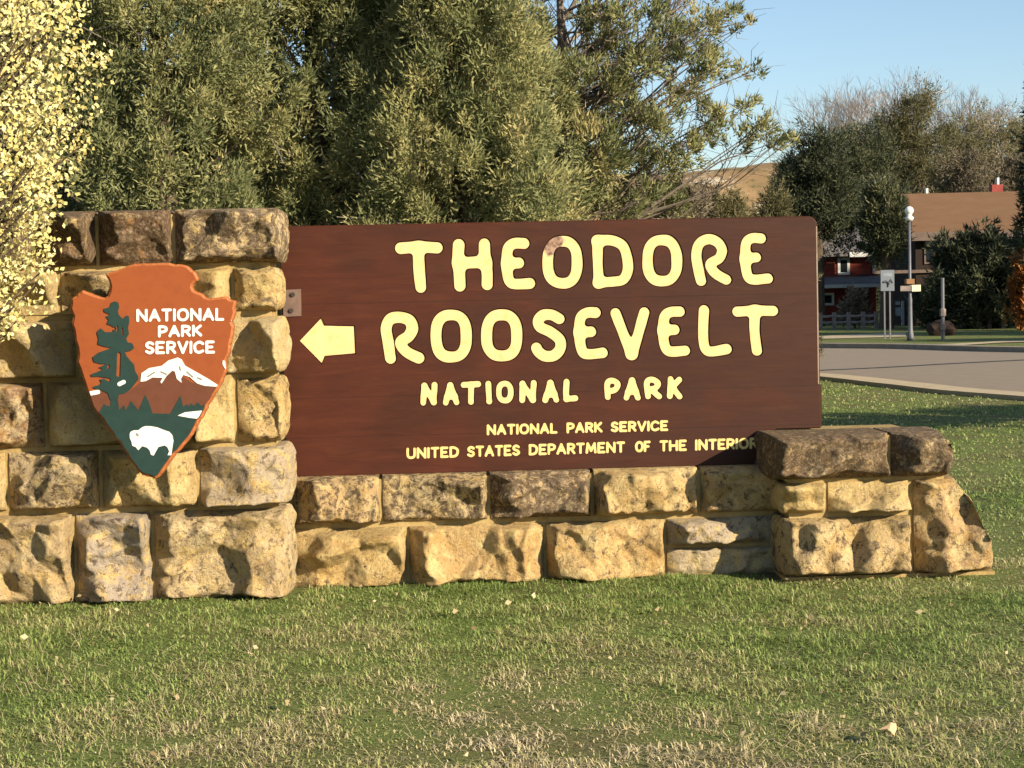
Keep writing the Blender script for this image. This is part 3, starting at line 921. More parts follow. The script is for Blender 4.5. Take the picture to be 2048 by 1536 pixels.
ROW4 = [('NATIONAL', 973.5, 1115), ('PARK', 1133, 1205), ('SERVICE', 1221.5, 1336.5)]
ROW5 = [('UNITED', 813, 918), ('STATES', 934.5, 1040), ('DEPARTMENT', 1057.5, 1250), ('OF', 1270, 1301), ('THE', 1319, 1373.5), ('INTERIOR', 1390, 1516)]
def base4(x): return 870.5-(x-973)*(8.6/363)
def base5(x): return 918.0-(x-813)*(20.5/703)
PALEYEL = paint_material('small_letter_paint', (.88, .66, .26), (.80, .55, .18)).m
for rowl, bf, cap in ((ROW4, base4, 21.5), (ROW5, base5, 22.5)):
    for t, x0, x1 in rowl:
        for st in word(t, x0, x1, bf(x0), bf(x1), cap, 2.5):
            into(plate('letter', glyph(st, 2.5, .8, k=.8, jit=int(st[0][0][0])), 0.0, -.0012, .004, PALEYEL, sign))
# bracket with bolts holding the left end
RUST = simple('brown_steel', (.22, .14, .11), (.13, .08, .06), 18, .55, .4)
br = into(plate('bracket', [[(566, 580), (602, 578), (603, 632), (567, 634)]], 0.0, -.007, 0.0, RUST, sign))
HOLE = simple('dark_bolt', (.05, .04, .035), (.03, .025, .02), 20, .5, .4)
for bxp, byp in ((586, 589), (583, 621)):
    c = P(bxp, byp, 0)
    b = MB()
    n6 = [(c.x+.011*math.cos(a), c.z+.011*math.sin(a)) for a in np.linspace(0, 2*math.pi, 7)[:-1]]
    b.add([(x, -.016, z) for x, z in n6]+[(x, -.006, z) for x, z in n6], [tuple(range(6))]+[(i, (i+1) % 6, 6+(i+1) % 6, 6+i) for i in range(6)])
    b.build('bolt', HOLE, br)
# posts behind the board
for px_ in (700, 1160, 1622):
    x = P(px_, 700, .2).x if px_ != 1622 else bx1-.055
    b = MB(); b.box(x-.07, x+.085 if px_ == 1622 else x+.07, BT+.002, BT+.14, zl[0]-.01 if px_ != 1622 else pierz+.001, P(1640, 771, 0).z if px_ == 1622 else bz1-.08)
    into(b.build('post', BOARD, sign))

# ------------------------------------------------------------------ arrowhead emblem
zc = lambda L: [(120+x/5.389, 510+y/5.389) for x, y in L]
ze = lambda L: [(120+x/5.389, 700+y/5.389) for x, y in L]
YE = -0.68
emb = empty('arrowhead_emblem', (0, 0, 0))
tag(emb, 'orange carved arrowhead emblem with tree, snowy peak and white bison on the stone pier', 'emblem')
out_top = zc([(490,205),(560,180),(640,150),(700,130),(740,112),(800,97),(850,98),(900,85),(960,92),(1000,88),(1100,86),(1180,85),(1240,102),(1290,98),(1370,115),(1400,150),(1450,180),(1476,225),(1490,262),(1455,288),(1430,320),(1424,350),(1438,382),(1475,400),(1530,418),(1560,452),(1610,466),(1680,458),(1750,450),(1800,452),(1836,482),(1882,490),(1890,520),(1878,570),(1890,620),(1868,680),(1850,725),(1870,770),(1862,850),(1838,950),(1828,1050),(1800,1110),(1785,1150),(1795,1210),(1788,1265),(1760,1335),(1735,1390)])
out_bot = ze([(1700,430),(1655,500),(1640,535),(1590,600),(1575,650),(1530,735),(1500,765),(1470,830),(1425,915),(1400,950),(1365,990),(1310,1055),(1285,1090),(1240,1125),(1190,1200),(1140,1268),(1100,1330),(1068,1372),(1020,1386),(960,1366),(890,1350),(835,1302),(800,1250),(750,1190),(720,1130),(668,1060),(645,1010),(590,962),(555,895),(500,830),(455,750),(400,690),(350,620),(318,530),(290,450),(268,380),(238,290),(214,210),(180,130)])
out_left = zc([(195,1080),(183,985),(160,920),(150,820),(124,750),(142,660),(108,580),(118,520),(120,470),(170,440),(212,402),(235,380),(290,398),(350,425),(420,450),(480,460),(512,440),(532,390),(540,340),(524,280),(502,240)])
eo = out_top+out_bot+out_left
ORANGE = paint_material('orange_paint', (.315, .077, .019), (.285, .067, .0165), .5).m
ORIM = simple('orange_edge', (.50, .17, .05), (.30, .075, .02), 40, .6, .3, bump=.004)
GREEN = paint_material('dark_green_paint', (.018, .047, .040), (.015, .039, .033), .5).m
BROWN = paint_material('mountain_brown_paint', (.15, .05, .025), (.13, .044, .021), .5).m
EWHITE = paint_material('emblem_white_paint', (.88, .85, .78), (.80, .77, .70), .5).m
# jagged carved rim: fine chipping of the outline
def chip(lp, amp, seed, step=2.0):
    rg = np.random.default_rng(seed)
    o = []
    for a, b in zip(lp, lp[1:]+lp[:1]):
        L_ = math.hypot(b[0]-a[0], b[1]-a[1]); n_ = max(1, int(L_/step))
        for i in range(n_):
            t = i/n_
            o.append((a[0]+(b[0]-a[0])*t+rg.normal(0, amp), a[1]+(b[1]-a[1])*t+rg.normal(0, amp)))
    return o
eoc = chip(eo, .45, 4, 4.0)
plate('rim', [eoc], YE, YE, YE+.055, ORIM, emb, chamfer=.009)
cx_, cy_ = 305, 720
def inset_px(lp, c):
    o = []
    ar = sum(a[0]*b[1]-b[0]*a[1] for a, b in zip(lp, lp[1:]+lp[:1])); sg = 1 if ar > 0 else -1
    for i, p in enumerate(lp):
        a = lp[i-1]; b = lp[(i+1) % len(lp)]
        tx, ty = b[0]-a[0], b[1]-a[1]; l = math.hypot(tx, ty)+1e-9
        o.append((p[0]-ty/l*c*sg, p[1]+tx/l*c*sg))
    return o
face_in = inset_px(eo, 4.6)
plate('face', [face_in], YE, YE-.002, YE+.004, ORANGE, emb)
def poly_sdf(polys, strokes=(), step=1.0, holes=(), clip=None):
    al = np.array([p for s in list(polys)+[s for s, r in strokes] for p in s])
    xs = np.arange(al[:,0].min()-18, al[:,0].max()+18, step); ys = np.arange(al[:,1].min()-18, al[:,1].max()+18, step)
    X, Y = np.meshgrid(xs, ys); f = np.full(X.shape, 1e9)
    for p in polys: f = np.minimum(f, sd_poly(X, Y, p))
    for s, r in strokes: f = np.minimum(f, sd_stroke(X, Y, s, r))
    for s, r in holes: f = np.maximum(f, -sd_stroke(X, Y, s, r))
    if clip is not None: f = np.maximum(f, sd_poly(X, Y, clip))
    return [thin(l, step*.9) for l in trace(f, xs, ys)]
mount = ze([(250,520),(310,480),(430,440),(640,462),(760,436),(870,345),(1000,298),(1100,262),(1220,205),(1260,240),(1420,350),(1560,388),(1740,392),(1700,500),(1560,720),(1300,720),(300,720)])
plate('mountain', poly_sdf([mount], clip=face_in), YE, YE-.004, YE, BROWN, emb)
forest = ze([(380,700),(440,650),(478,575),(500,600),(545,602),(552,470),(618,470),(640,650),(692,590),(715,650),(770,545),(800,590),(850,652),(920,480),(960,560),(1000,682),(1190,686),(1250,580),(1300,490),(1330,612),(1372,580),(1395,612),(1415,570),(1440,602),(1490,560),(1520,602),(1545,590),(1640,600),(1560,800),(1300,1200),(1070,1420),(960,1420),(700,1200)])
forest_l = poly_sdf([forest], clip=inset_px(eo, 5.6))
plate('forest', forest_l, YE, YE-.0058, YE, GREEN, emb)
def zs_(pts, r): return (zc(pts), r/5.389)
pine = zc([(590,498),(630,512),(640,560),(628,600),(632,640),(680,690),(720,650),(745,660),(750,720),(735,780),(745,850),(715,900),(730,940),(780,950),(802,1000),(770,1030),(700,1042),(722,1090),(762,1140),(800,1180),(812,1250),(842,1300),(850,1340),(800,1400),(762,1450),(700,1490),(640,1500),(622,1560),(545,1560),(520,1490),(440,1450),(358,1432),(370,1412),(432,1400),(452,1370),(430,1342),(470,1332),(540,1370),(552,1330),(500,1322),(420,1308),(345,1312),(335,1285),(400,1262),(470,1228),(420,1212),(505,1172),(440,1172),(370,1152),(355,1100),(420,1050),(500,1022),(560,1000),(480,985),(410,962),(420,900),(400,830),(440,788),(490,832),(580,828),(570,765),(508,742),(530,700),(500,662),(545,640),(480,612),(475,580),(540,562),(560,512)])
tree_ho = [zs_([(640,1070),(632,1290)], 22), zs_([(500,780),(590,790)], 14), zs_([(620,770),(622,820)], 11), zs_([(675,790),(678,860)], 9), zs_([(520,1215),(530,1190)], 12)]
plate('pine_tree', poly_sdf([pine], (), .9, tree_ho), YE, YE-.0075, YE, GREEN, emb)
snow = ze([(870,340),(880,250),(960,195),(1100,170),(1170,112),(1270,80),(1310,100),(1350,170),(1440,220),(1590,305),(1700,375),(1690,395),(1560,385),(1480,360),(1400,290),(1330,268),(1305,310),(1312,352),(1262,312),(1240,230),(1212,222),(1150,280),(1096,362),(1084,342),(1110,300),(1000,295),(925,335)])
sn = plate('snow_cap', [snow], YE, YE-.006, YE, EWHITE, emb)
GREYP = simple('grey_paint', (.30, .29, .27), (.22, .21, .20), 20)
for a, b in (((950,285),(1020,240)), ((1090,235),(1150,262)), ((1290,180),(1300,215)), ((1370,235),(1430,290)), ((1485,300),(1525,315))):
    plate('rock_mark', poly_sdf([], [(ze([a, b]), 1.6)], .7), YE, YE-.0068, YE-.004, GREYP, sn)
plate('cloud', poly_sdf([], [(ze([(318,470),(412,452)]), 4.3)], .8, clip=inset_px(eo, 5.5)), YE, YE-.0066, YE, EWHITE, emb)
plate('cloud', poly_sdf([], [(zc([(645,1390),(690,1368)]), 4.2)], .8), YE, YE-.0095, YE, EWHITE, emb)
plate('lake', poly_sdf([ze([(1268,706),(1350,670),(1560,648),(1525,745),(1400,730)])], clip=inset_px(eo, 6.5), step=.8), YE, YE-.0075, YE, EWHITE, emb)
bison = ze([(755,900),(765,880),(795,865),(850,862),(890,830),(930,818),(980,820),(1050,832),(1120,860),(1180,880),(1212,915),(1226,975),(1214,1050),(1202,1132),(1162,1132),(1180,1090),(1160,1045),(1130,1026),(1062,1045),(1034,1096),(1012,1136),(984,1128),(970,1080),(940,1050),(890,1034),(866,1058),(846,1078),(820,1045),(782,1030),(775,990),(756,945)])
bi = plate('bison', [bison], YE, YE-.0085, YE, EWHITE, emb)
plate('eye', poly_sdf([], [(ze([(832,905),(842,918)]), 2.2)], .7), YE, YE-.0095, YE-.006, GREYP, bi)
for pts in (zc([(1842,705),(1862,700),(1880,765),(1862,775)]), zc([(1755,1135),(1775,1140),(1808,1245),(1785,1235),(1752,1175)])):
    plate('paint_chip', poly_sdf([pts], clip=inset_px(eo, 1.5), step=.7), YE, YE-.004, YE+.02, EWHITE, emb)
for t, x0, x1, yb0, yb1, cap in (('NATIONAL', 273, 448.5, 644, 641.5, 26), ('PARK', 316, 404.5, 675, 673, 24), ('SERVICE', 290.5, 430, 708.5, 707, 26)):
    for st in word(t, x0, x1, yb0, yb1, cap, 2.75):
        plate('letter', glyph(st, 2.75, .8, k=.7), YE, YE-.0048, YE, EWHITE, emb)
for px_, py_ in ((300, 600), (300, 820)):
    c = P(px_, py_, YE)
    b = MB(); b.box(c.x-.06, c.x+.06, YE+.054, YP-.04, c.z-.03, c.z+.03)
    b.build('standoff', HOLE, emb)

# ------------------------------------------------------------------ foliage builders
def unit(v): return v/(np.linalg.norm(v, axis=1, keepdims=True)+1e-9)
def leaves(name, pos, dirs, length, width, tint, rg, fold=.0, tri=False, face=0.0):
    n = len(pos)
    d = unit(dirs); s = unit(np.cross(d, rg.normal(size=(n, 3))+np.array(S)*face))
    L_ = np.broadcast_to(np.asarray(length), (n,))[:,None]; W = np.broadcast_to(np.asarray(width), (n,))[:,None]
    nn = np.cross(d, s)
    if tri:
        V = np.stack([pos-s*W*.5, pos+s*W*.5, pos+d*L_], 1).reshape(-1, 3)
        return mesh_np(name, V, np.arange(3*n).reshape(n, 3), {'tint': tint})
    a = pos; m_ = pos+d*L_*.5
    V = np.stack([a, m_+s*W*.5+nn*fold*W, pos+d*L_, m_-s*W*.5+nn*fold*W], 1).reshape(-1, 3)
    Fc = np.arange(4*n).reshape(n, 4)
    return mesh_np(name, V, Fc, {'tint': tint})
JUN = leaf_material('juniper_foliage', [(0, (.10, .125, .056)), (.35, (.235, .255, .108)), (.7, (.41, .39, .165)), (1, (.60, .49, .22))], .3)
DARKJ = leaf_material('dark_conifer_foliage', [(0, (.03, .04, .022)), (.5, (.09, .10, .05)), (1, (.22, .21, .10))], .15)
OLIVE = leaf_material('olive_foliage', [(0, (.09, .09, .04)), (.5, (.20, .18, .085)), (1, (.32, .27, .14))], .25)
YLEAF = leaf_material('yellow_leaf', [(0, (.38, .30, .08)), (.4, (.78, .64, .22)), (.75, (.98, .86, .38)), (1, (1., .94, .54))], .3, .5)
GREYT = leaf_material('grey_brush', [(0, (.13, .105, .07)), (.5, (.23, .19, .125)), (1, (.33, .27, .18))], .2)
RUSTL = leaf_material('rust_leaf', [(0, (.20, .06, .015)), (.5, (.42, .14, .03)), (1, (.55, .25, .07))], .3)

def conifer(name, label, cat, base, H, Rr, seed, nb, ns, br, sl_, sw, mat, lo=.06, group=None, power=.62, leanx=0, tint0=.45, trunk_r=.16, limbs=.45, profile=None, bark=None, core=0, shell=.45, dead=0):
    rg = np.random.default_rng(seed)
    t = empty(name, (base[0], base[1], 0))
    tag(t, label, cat, group)
    hh = lo+(1-lo)*rg.random(nb)**.85
    prof = (profile(hh) if profile else (np.clip(1-hh, 0, 1)**power)*np.clip(hh/.16, .25, 1)**.5)*Rr
    th = rg.uniform(0, 2*math.pi, nb)
    lump = 1+.22*np.sin(th*3+seed)+.18*np.sin(hh*17+th*2+seed*2)
    rr = prof*np.sqrt(rg.uniform(shell, 1, nb))*lump
    C = np.stack([rr*np.cos(th)+leanx*hh*H, rr*np.sin(th), hh*H], 1)
    bs = br*rg.uniform(.6, 1.35, nb)
    N = nb*ns
    idx = np.repeat(np.arange(nb), ns)
    nsub = 9
    so_ = unit(rg.normal(size=(nb*nsub, 3)))*(rg.random(nb*nsub)**.4)[:,None]
    so_[:,2] = so_[:,2]*1.45
    so_[:,:2] *= np.clip(1.0-.35*so_[:,2], .3, 1.3)[:,None]     # plumes narrow upwards
    sub = idx*nsub+rg.integers(0, nsub, N)
    outw = np.stack([np.cos(th), np.sin(th), np.zeros(nb)], 1)
    o = so_[sub]
    fine_ = rg.normal(0, .14, (N, 3))*np.array([1., 1., 1.35])
    o2 = o+fine_
    o2[:,:2] += outw[idx][:,:2]*(o2[:,2]*.3)[:,None]            # and sweep outwards
    pos = C[idx]+o2*bs[idx][:,None]
    dirs = fine_*3.0+o*np.array([.5, .5, .1])+outw[idx]*.3+np.array([0, 0, .40])+rg.normal(0, .42, (N, 3))
    subt = rg.normal(0, .11, nb*nsub)[sub]
    tint = np.clip(tint0+(rg.normal(0, .13, nb))[idx]+subt+rg.normal(0, .10, N), 0, 1)
    ln_ = sl_*rg.uniform(.6, 1.4, N)
    wn_ = sw*rg.uniform(.7, 1.3, N)
    if core:                                               # inner twigs and foliage close to the stem
        kc = core
        hc = rg.uniform(lo+.03, .92, kc); tc = rg.uniform(0, 2*math.pi, kc)
        pc = (np.clip(1-hc, 0, 1)**power)*Rr*.6*np.sqrt(rg.random(kc))
        pos = np.concatenate([pos, np.stack([pc*np.cos(tc)+leanx*hc*H, pc*np.sin(tc), hc*H], 1)])
        dirs = np.concatenate([dirs, rg.normal(0, 1, (kc, 3))])
        tint = np.concatenate([tint, np.clip(rg.normal(tint0-.1, .2, kc), 0, 1)])
        ln_ = np.concatenate([ln_, sl_*rg.uniform(1.1, 1.7, kc)]); wn_ = np.concatenate([wn_, sw*rg.uniform(1.2, 2.2, kc)])
    obj('crown', leaves('crown', pos, dirs, ln_, wn_, tint, rg, tri=True, face=.5), mat, t)
    m = MB()
    m.tube([(0, 0, -.1), (leanx*.3*H+.05, .03, .3*H), (leanx*.65*H, -.04, .65*H), (leanx*.93*H, 0, .93*H)], [trunk_r*1.25, trunk_r, trunk_r*.6, trunk_r*.15], 8)
    for i in range(nb):
        if rg.random() < limbs:
            c = C[i]; zb = max(.1, c[2]-rr[i]*rg.uniform(.35, .8)-.1)
            a = Vector((leanx*zb, 0, zb)); b = Vector(c)
            mid = a.lerp(b, .55)+Vector((0, 0, -.08*rr[i]))
            r0 = trunk_r*.22*(1-.6*hh[i])
            m.tube([a, mid, b], [r0, r0*.7, r0*.3], 4, cap=False)
    m.build('trunk', bark or BARK, t)
    if dead:
        m = MB()
        for i in range(dead):
            j = int(rg.integers(0, nb)); c = Vector(C[j]); o_ = Vector((math.cos(th[j]), math.sin(th[j]), rg.uniform(.1, .9))).normalized()
            a = c*1.0-o_*.2; e = c+o_*rg.uniform(.35, .75)*(br/.43)
            mid_ = a.lerp(e, .5)+Vector(rg.normal(0, .05, 3))
            m.tube([a, mid_, e], [.011, .008, .004], 4, cap=False)
            for k in range(3):
                q_ = mid_.lerp(e, rg.random()); m.tube([q_, q_+Vector(rg.normal(0, .14, 3))+o_*.08], [.005, .002], 3, cap=False)
        tag(m.build('dead_twigs', PALEBARK, t), kind='stuff')
    return t

def bare_tree(name, label, base, H, seed, spread=.55, levels=5, mat=None, group=None, r0=.16, leafs=None, leafmat=None, kids=(3, 5)):
    rg = np.random.default_rng(seed)
    t = empty(name, (base[0], base[1], 0))
    tag(t, label, 'tree', group)
    m = MB(); tips = []
    def grow(p, d, L_, r, lv):
        mid = p+d*L_*.5+Vector(rg.normal(0, L_*.05, 3))
        d2 = (d+Vector(rg.normal(0, .14, 3))+Vector((0, 0, .06))).normalized()
        e = mid+d2*L_*.5
        m.tube([p, mid, e], [r, r*.85, r*.66], 5 if lv > 2 else 3, cap=False)
        tips.append((e, d2, lv))
        if lv == 0: return
        k = int(rg.integers(kids[0], kids[1]+1))
        for i in range(k):
            dv = Vector(rg.normal(0, 1, 3)); dv -= dv.dot(d2)*d2
            dv.normalize()
            nd = (d2+dv*spread*rg.uniform(.6, 1.5)+Vector((0, 0, .12))).normalized()
            st = mid.lerp(e, rg.uniform(.2, 1.0))
            grow(st, nd, L_*rg.uniform(.55, .8), r*.6, lv-1)
    grow(Vector((0, 0, -.1)), Vector((rg.normal(0, .05), rg.normal(0, .05), 1)).normalized(), H*.36, r0, levels)
    m.build('trunk', mat or PALEBARK, t)
    if leafs:
        nl, ll, lw = leafs
        tp = [(e, d) for e, d, lv in tips if lv <= 1]
        ii = rg.integers(0, len(tp), nl)
        pos = np.array([tp[i][0][:] for i in ii])+rg.normal(0, .16*H/6, (nl, 3))
        dr = np.array([tp[i][1][:] for i in ii])+rg.normal(0, .8, (nl, 3))
        obj('crown', leaves('crown', pos, dr, ll*rg.uniform(.6, 1.3, nl), lw, rg.random(nl), rg), leafmat, t)
    return t

# ------------------------------------------------------------------ the yellow bush at the left of the wall
def yellow_bush():
    rg = np.random.default_rng(11)
    c = P(-150, 250, -1.0)
    t = empty('yellow_shrub', (c.x-.15, -1.0, 0))
    tag(t, 'tall shrub with pale yellow leaves at the left end of the stone wall', 'shrub')
    def edge(z):  # right-hand outline of the crown, metres from the stem, from photo rows
        rows = [(-260, 150), (-60, 190), (100, 192), (250, 172), (330, 150), (420, 120), (470, 78), (540, 62), (600, 50), (640, 20), (670, -40)]
        zz = [P(100, y, -1.0).z for y, _ in rows]; xx = [P(x, 300, -1.0).x for _, x in rows]
        return np.interp(z, zz[::-1], xx[::-1])-(c.x-.15)
    m = MB(); pos, dr, tn = [], [], []
    ztop = P(100, -700, -1.0).z
    n_tw = 1750
    for i in range(n_tw):
        z = rg.uniform(1.05, ztop)
        e = float(edge(z))*(1 if z < 2.9 else max(.15, 1-(z-2.9)/1.3))
        th = rg.uniform(0, 2*math.pi)
        rr = e*math.sqrt(rg.uniform(.30, 1.0))*(1+.10*math.sin(3*th+z*9))
        rr = min(rr, e*1.02)
        tip = np.array([rr*math.cos(th), rr*math.sin(th)*.75, z])
        zb = max(.25, z-rg.uniform(.35, .7)*rr-.15)
        st = np.array([rr*.15*math.cos(th), rr*.15*math.sin(th), zb])
        if rg.random() < .4:
            m.tube([st, (st+tip)/2+rg.normal(0, .02, 3), tip], [.009, .006, .003], 4, cap=False)
        k = rg.integers(18, 34)
        sp = rg.normal(0, 1, (k, 3)); sp = sp/np.linalg.norm(sp, axis=1, keepdims=True)*rg.random((k, 1))**.5*rg.uniform(.06, .12)
        pos.append(tip+sp*np.array([1, 1, 1.1])); dr.append(sp*6+rg.normal(0, .6, (k, 3))+np.array([0, 0, .2]))
        tn.append(np.clip(rg.normal(.70, .12)+rg.normal(0, .17, k), 0, 1))
    pos = np.concatenate(pos); dr = np.concatenate(dr); tn = np.concatenate(tn)
    n_ = len(pos)
    obj('crown', leaves('crown', pos, dr, rg.uniform(.016, .030, n_), rg.uniform(.012, .023, n_), tn, rg, fold=.15, face=1.3), YLEAF, t)
    for k in range(5):
        a = k*1.26
        m.tube([(.06*math.cos(a), .06*math.sin(a), -.05), (.10*math.cos(a), .10*math.sin(a), .9), (.22*math.cos(a), .22*math.sin(a), 2.0), (.3*math.cos(a), .3*math.sin(a), ztop*.9)], [.028, .022, .015, .006], 6)
    m.build('stem', BARK, t)
yellow_bush()

# ------------------------------------------------------------------ junipers behind the sign
JG = 'junipers behind the sign'
def jun(px, d, H, Rr, seed, label, nb=130, ns=900, **kw):
    b = at(px, d)
    return conifer('juniper_tree', label, 'tree', (b.x, b.y), H, Rr, seed, nb, ns, .43, .070, .022, JUN, group=JG, trunk_r=.17, core=9000, shell=.55, dead=16, **kw)
jun(40, 20.5, 6.4, 2.0, 21, 'juniper behind the yellow shrub, leftmost of the row')
jun(330, 19.0, 6.4, 2.05, 22, 'dense green juniper rising directly behind the tall stone pier', tint0=.42)
jun(640, 20.2, 7.0, 2.15, 23, 'tall dense juniper behind the left half of the sign board', nb=125, tint0=.5)
jun(930, 19.2, 5.8, 1.62, 24, 'rounded juniper behind the word THEODORE, just left of the ragged one', tint0=.52)
for i, (px, H) in enumerate(((200, 5.6), (480, 6.0), (790, 5.8), (1010, 5.0))):
    b = at(px, 25)
    conifer('juniper_tree', ['farther dark juniper filling the gap behind the stone pier', 'farther dark juniper filling the gap left of the tall juniper', 'farther dark juniper filling the gap behind the middle of the sign', 'farther low juniper behind the ragged one'][i], 'tree', (b.x, b.y), H, 1.7, 210+i, 110, 220, .42, .13, .045, JUN, group=JG, tint0=.35, trunk_r=.15, core=3000)
def ragged():
    b = at(1165, 22.5)
    rg = np.random.default_rng(31)
    t = empty('ragged_juniper', (b.x, b.y, 0))
    tag(t, 'ragged open juniper with bare twigs against the sky, rightmost of the row', 'tree', JG)
    m = MB(); pos, dr, tn = [], [], []
    def loc(px, py, dy=0.0):
        p = D(px, py, 22.5+dy)
        return Vector((p.x-b.x, p.y-b.y, p.z))
    trunk = [Vector((0, 0, -.1)), loc(1150, 520), loc(1135, 330), loc(1128, 150), loc(1118, -30), loc(1125, -180)]
    m.tube(trunk, [.24, .19, .14, .08, .04, .015], 8)
    tufts = []   # px, py, radius m, density
    spots = [(1420,40,.42),(1350,60,.45),(1290,120,.45),(1430,110,.4),(1360,180,.35),(1300,30,.35),(1220,90,.4),(1210,190,.42),(1260,230,.42),(1330,240,.4),(1400,210,.3),
             (1200,300,.45),(1270,320,.42),(1340,330,.36),(1150,240,.45),(1080,150,.45),(1070,260,.45),(1100,330,.45),(1130,400,.42),(1210,400,.5),(1290,390,.45),
             (1500,135,.17),(1490,205,.26),(1450,230,.26),(1520,250,.28),(1480,275,.28),(1545,285,.20),(1575,270,.14),(1430,270,.28),(1380,290,.35),(1470,20,.22),(1480,55,.16),
             (1060,60,.38),(1180,30,.32),(1250,40,.3),(1390,-30,.4),(1290,-60,.45),(1180,-90,.45),(1080,-60,.4),(1230,160,.3),(1410,150,.3),(1370,110,.35),(1160,130,.28),(1340,400,.42),(1100,210,.35),(1030,330,.4),(1160,345,.4)]
    for (x, y, r) in spots:
        for rep in range(3 if (x < 1400 and y > 90) or x < 1240 else 2):
            tufts.append((loc(x+rg.normal(0, 10), y+rg.normal(0, 8), rg.uniform(-.9, .9)), r*rg.uniform(.75, 1.1)*(.74 if x > 1240 else 1)))
    for c, r in tufts:
        hd = math.hypot(c.x-trunk[2].x, c.y-trunk[2].y)
        zt_ = max(1.2, c.z-hd*rg.uniform(.35, .75))
        a = trunk[1]
        for t0, t1 in zip(trunk[:-1], trunk[1:]):
            if t0.z <= zt_ <= t1.z: a = t0.lerp(t1, (zt_-t0.z)/(t1.z-t0.z))
        m1 = a.lerp(c, .35)+Vector((rg.normal(0, .14), rg.normal(0, .14), rg.normal(-.08, .12)))
        m2 = a.lerp(c, .7)+Vector((rg.normal(0, .14), rg.normal(0, .14), rg.normal(-.02, .12)))
        m.tube([a, m1, m2, c], [.02, .014, .009, .004], 4, cap=False)
        mid = m2
        for j in range(6):
            q_ = m2.lerp(c, rg.uniform(-.3, 1)); e = q_+Vector(rg.normal(0, .26, 3))+Vector((.1, 0, .2))
            m.tube([q_, q_.lerp(e, .5)+Vector(rg.normal(0, .06, 3)), e], [.006, .004, .002], 3, cap=False)
        k = int(620*(r/.4)**2)+30
        sb = unit(rg.normal(size=(8, 3)))*(rg.random((8, 1))**.5)
        o = sb[rg.integers(0, 8, k)]+rg.normal(0, .15, (k, 3))*np.array([1, 1, 1.4])
        pos.append(np.array(c)+o*r*np.array([1, 1, .85])); dr.append(o+np.array([.25, -.2, .7])+rg.normal(0, .45, (k, 3)))
        tn.append(np.clip(rg.normal(.45, .15)+rg.normal(0, .14, k), 0, 1))
    pos = np.concatenate(pos); dr = np.concatenate(dr); tn = np.concatenate(tn); n_ = len(pos)
    obj('crown', leaves('crown', pos, dr, .08*rg.uniform(.6, 1.4, n_), .024*rg.uniform(.7, 1.3, n_), tn, rg, tri=True, face=.5), JUN, t)
    m.build('trunk', simple('grey_bark', (.26, .21, .17), (.13, .10, .08), 12, .95, .1), t)
ragged()
b = at(1035, 26)
bare_tree('bare_tree', 'leafless pale tree showing between the junipers at the top', (b.x, b.y), 8.5, 5, .45, 5, PALEBARK, r0=.13)
b = at(780, 27)
bare_tree('bare_tree', 'leafless pale tree hidden behind the dense junipers, twigs at the top edge', (b.x, b.y), 8.2, 6, .45, 5, PALEBARK, r0=.13)
# brush under the ragged juniper
def brush(px, d, H, Rr, seed, label, mat, nb=70, ns=220, tint0=.5, name='brush_shrub', group='brush beside the junipers', sl_=.085, sw=.02):
    b_ = at(px, d)
    return conifer(name, label, 'shrub', (b_.x, b_.y), H, Rr, seed, nb, ns, .22*Rr, sl_, sw, mat, lo=.03, group=group, power=.5, tint0=tint0, trunk_r=.05, limbs=.9, bark=PALEBARK)
brush(1345, 24.0, 2.85, 1.0, 41, 'grey dry brush above the letters RE of the sign', GREYT, 110)
brush(1270, 25.2, 2.7, .9, 42, 'dull green brush between ragged juniper trunk and grey brush', JUN, 90)
brush(1455, 26.5, 2.85, .85, 43, 'olive brush above the top right part of the sign board', OLIVE, 90)
brush(1545, 29.0, 3.0, .9, 44, 'green bush beyond the top right corner of the sign board', OLIVE, 90, tint0=.35)
brush(1410, 29.0, 3.15, .9, 45, 'tan brush farther back between grey and olive brush', GREYT, 80, tint0=.65)

# ------------------------------------------------------------------ across the road: trees
FG = 'trees across the road'
def fcon(px, d, ytop, wpx, seed, label, mat=DARKJ, nb=85, ns=380, tint0=.4, power=.36, name='conifer_tree', lo=.03, **kw):
    b_ = at(px, d); H = D(px, ytop, d).z
    Rr = 1.3*wpx/F*d
    return conifer(name, label, 'tree', (b_.x, b_.y), H, Rr, seed, nb, ns, .24*Rr+.30, .17, .05, mat, lo=lo, group=FG, power=power, tint0=tint0, trunk_r=.22, core=1200, shell=.55, **kw)
fcon(1636, 67, 300, 72, 51, 'dark conifer just right of the sign board edge', tint0=.35, lo=.52)
fcon(1725, 84, 285, 75, 52, 'dark conifer rising behind the red house', tint0=.4, nb=190)
fcon(1790, 92, 235, 62, 53, 'olive conifer tip in front of pale twigs, left of the tallest', OLIVE, tint0=.3)
fcon(1838, 92, 196, 70, 54, 'tallest dark green conifer behind the left end of the brown roof', OLIVE, tint0=.28)
fcon(1772, 60.5, 395, 34, 55, 'dark leafy tree hiding the gable of the brown house', DARKJ, tint0=.5, lo=.62)
fcon(1905, 96, 265, 70, 56, 'olive tree behind the middle of the brown roof', OLIVE, tint0=.35)
fcon(1985, 100, 240, 85, 57, 'dull olive tree behind the red chimney', OLIVE, tint0=.5)
fcon(2075, 104, 255, 80, 58, 'dull olive tree at the right edge of the photo behind roof', OLIVE, tint0=.4)
fcon(1600, 95, 330, 60, 59, 'dark tree low at the left of the conifer group', DARKJ, tint0=.4)
fcon(1930, 88, 330, 60, 60, 'tan green tree low behind the brown roof', GREYT, tint0=.35)
fcon(2040, 90, 335, 60, 61, 'tan green tree low behind the red chimney, at the right', GREYT, tint0=.45)
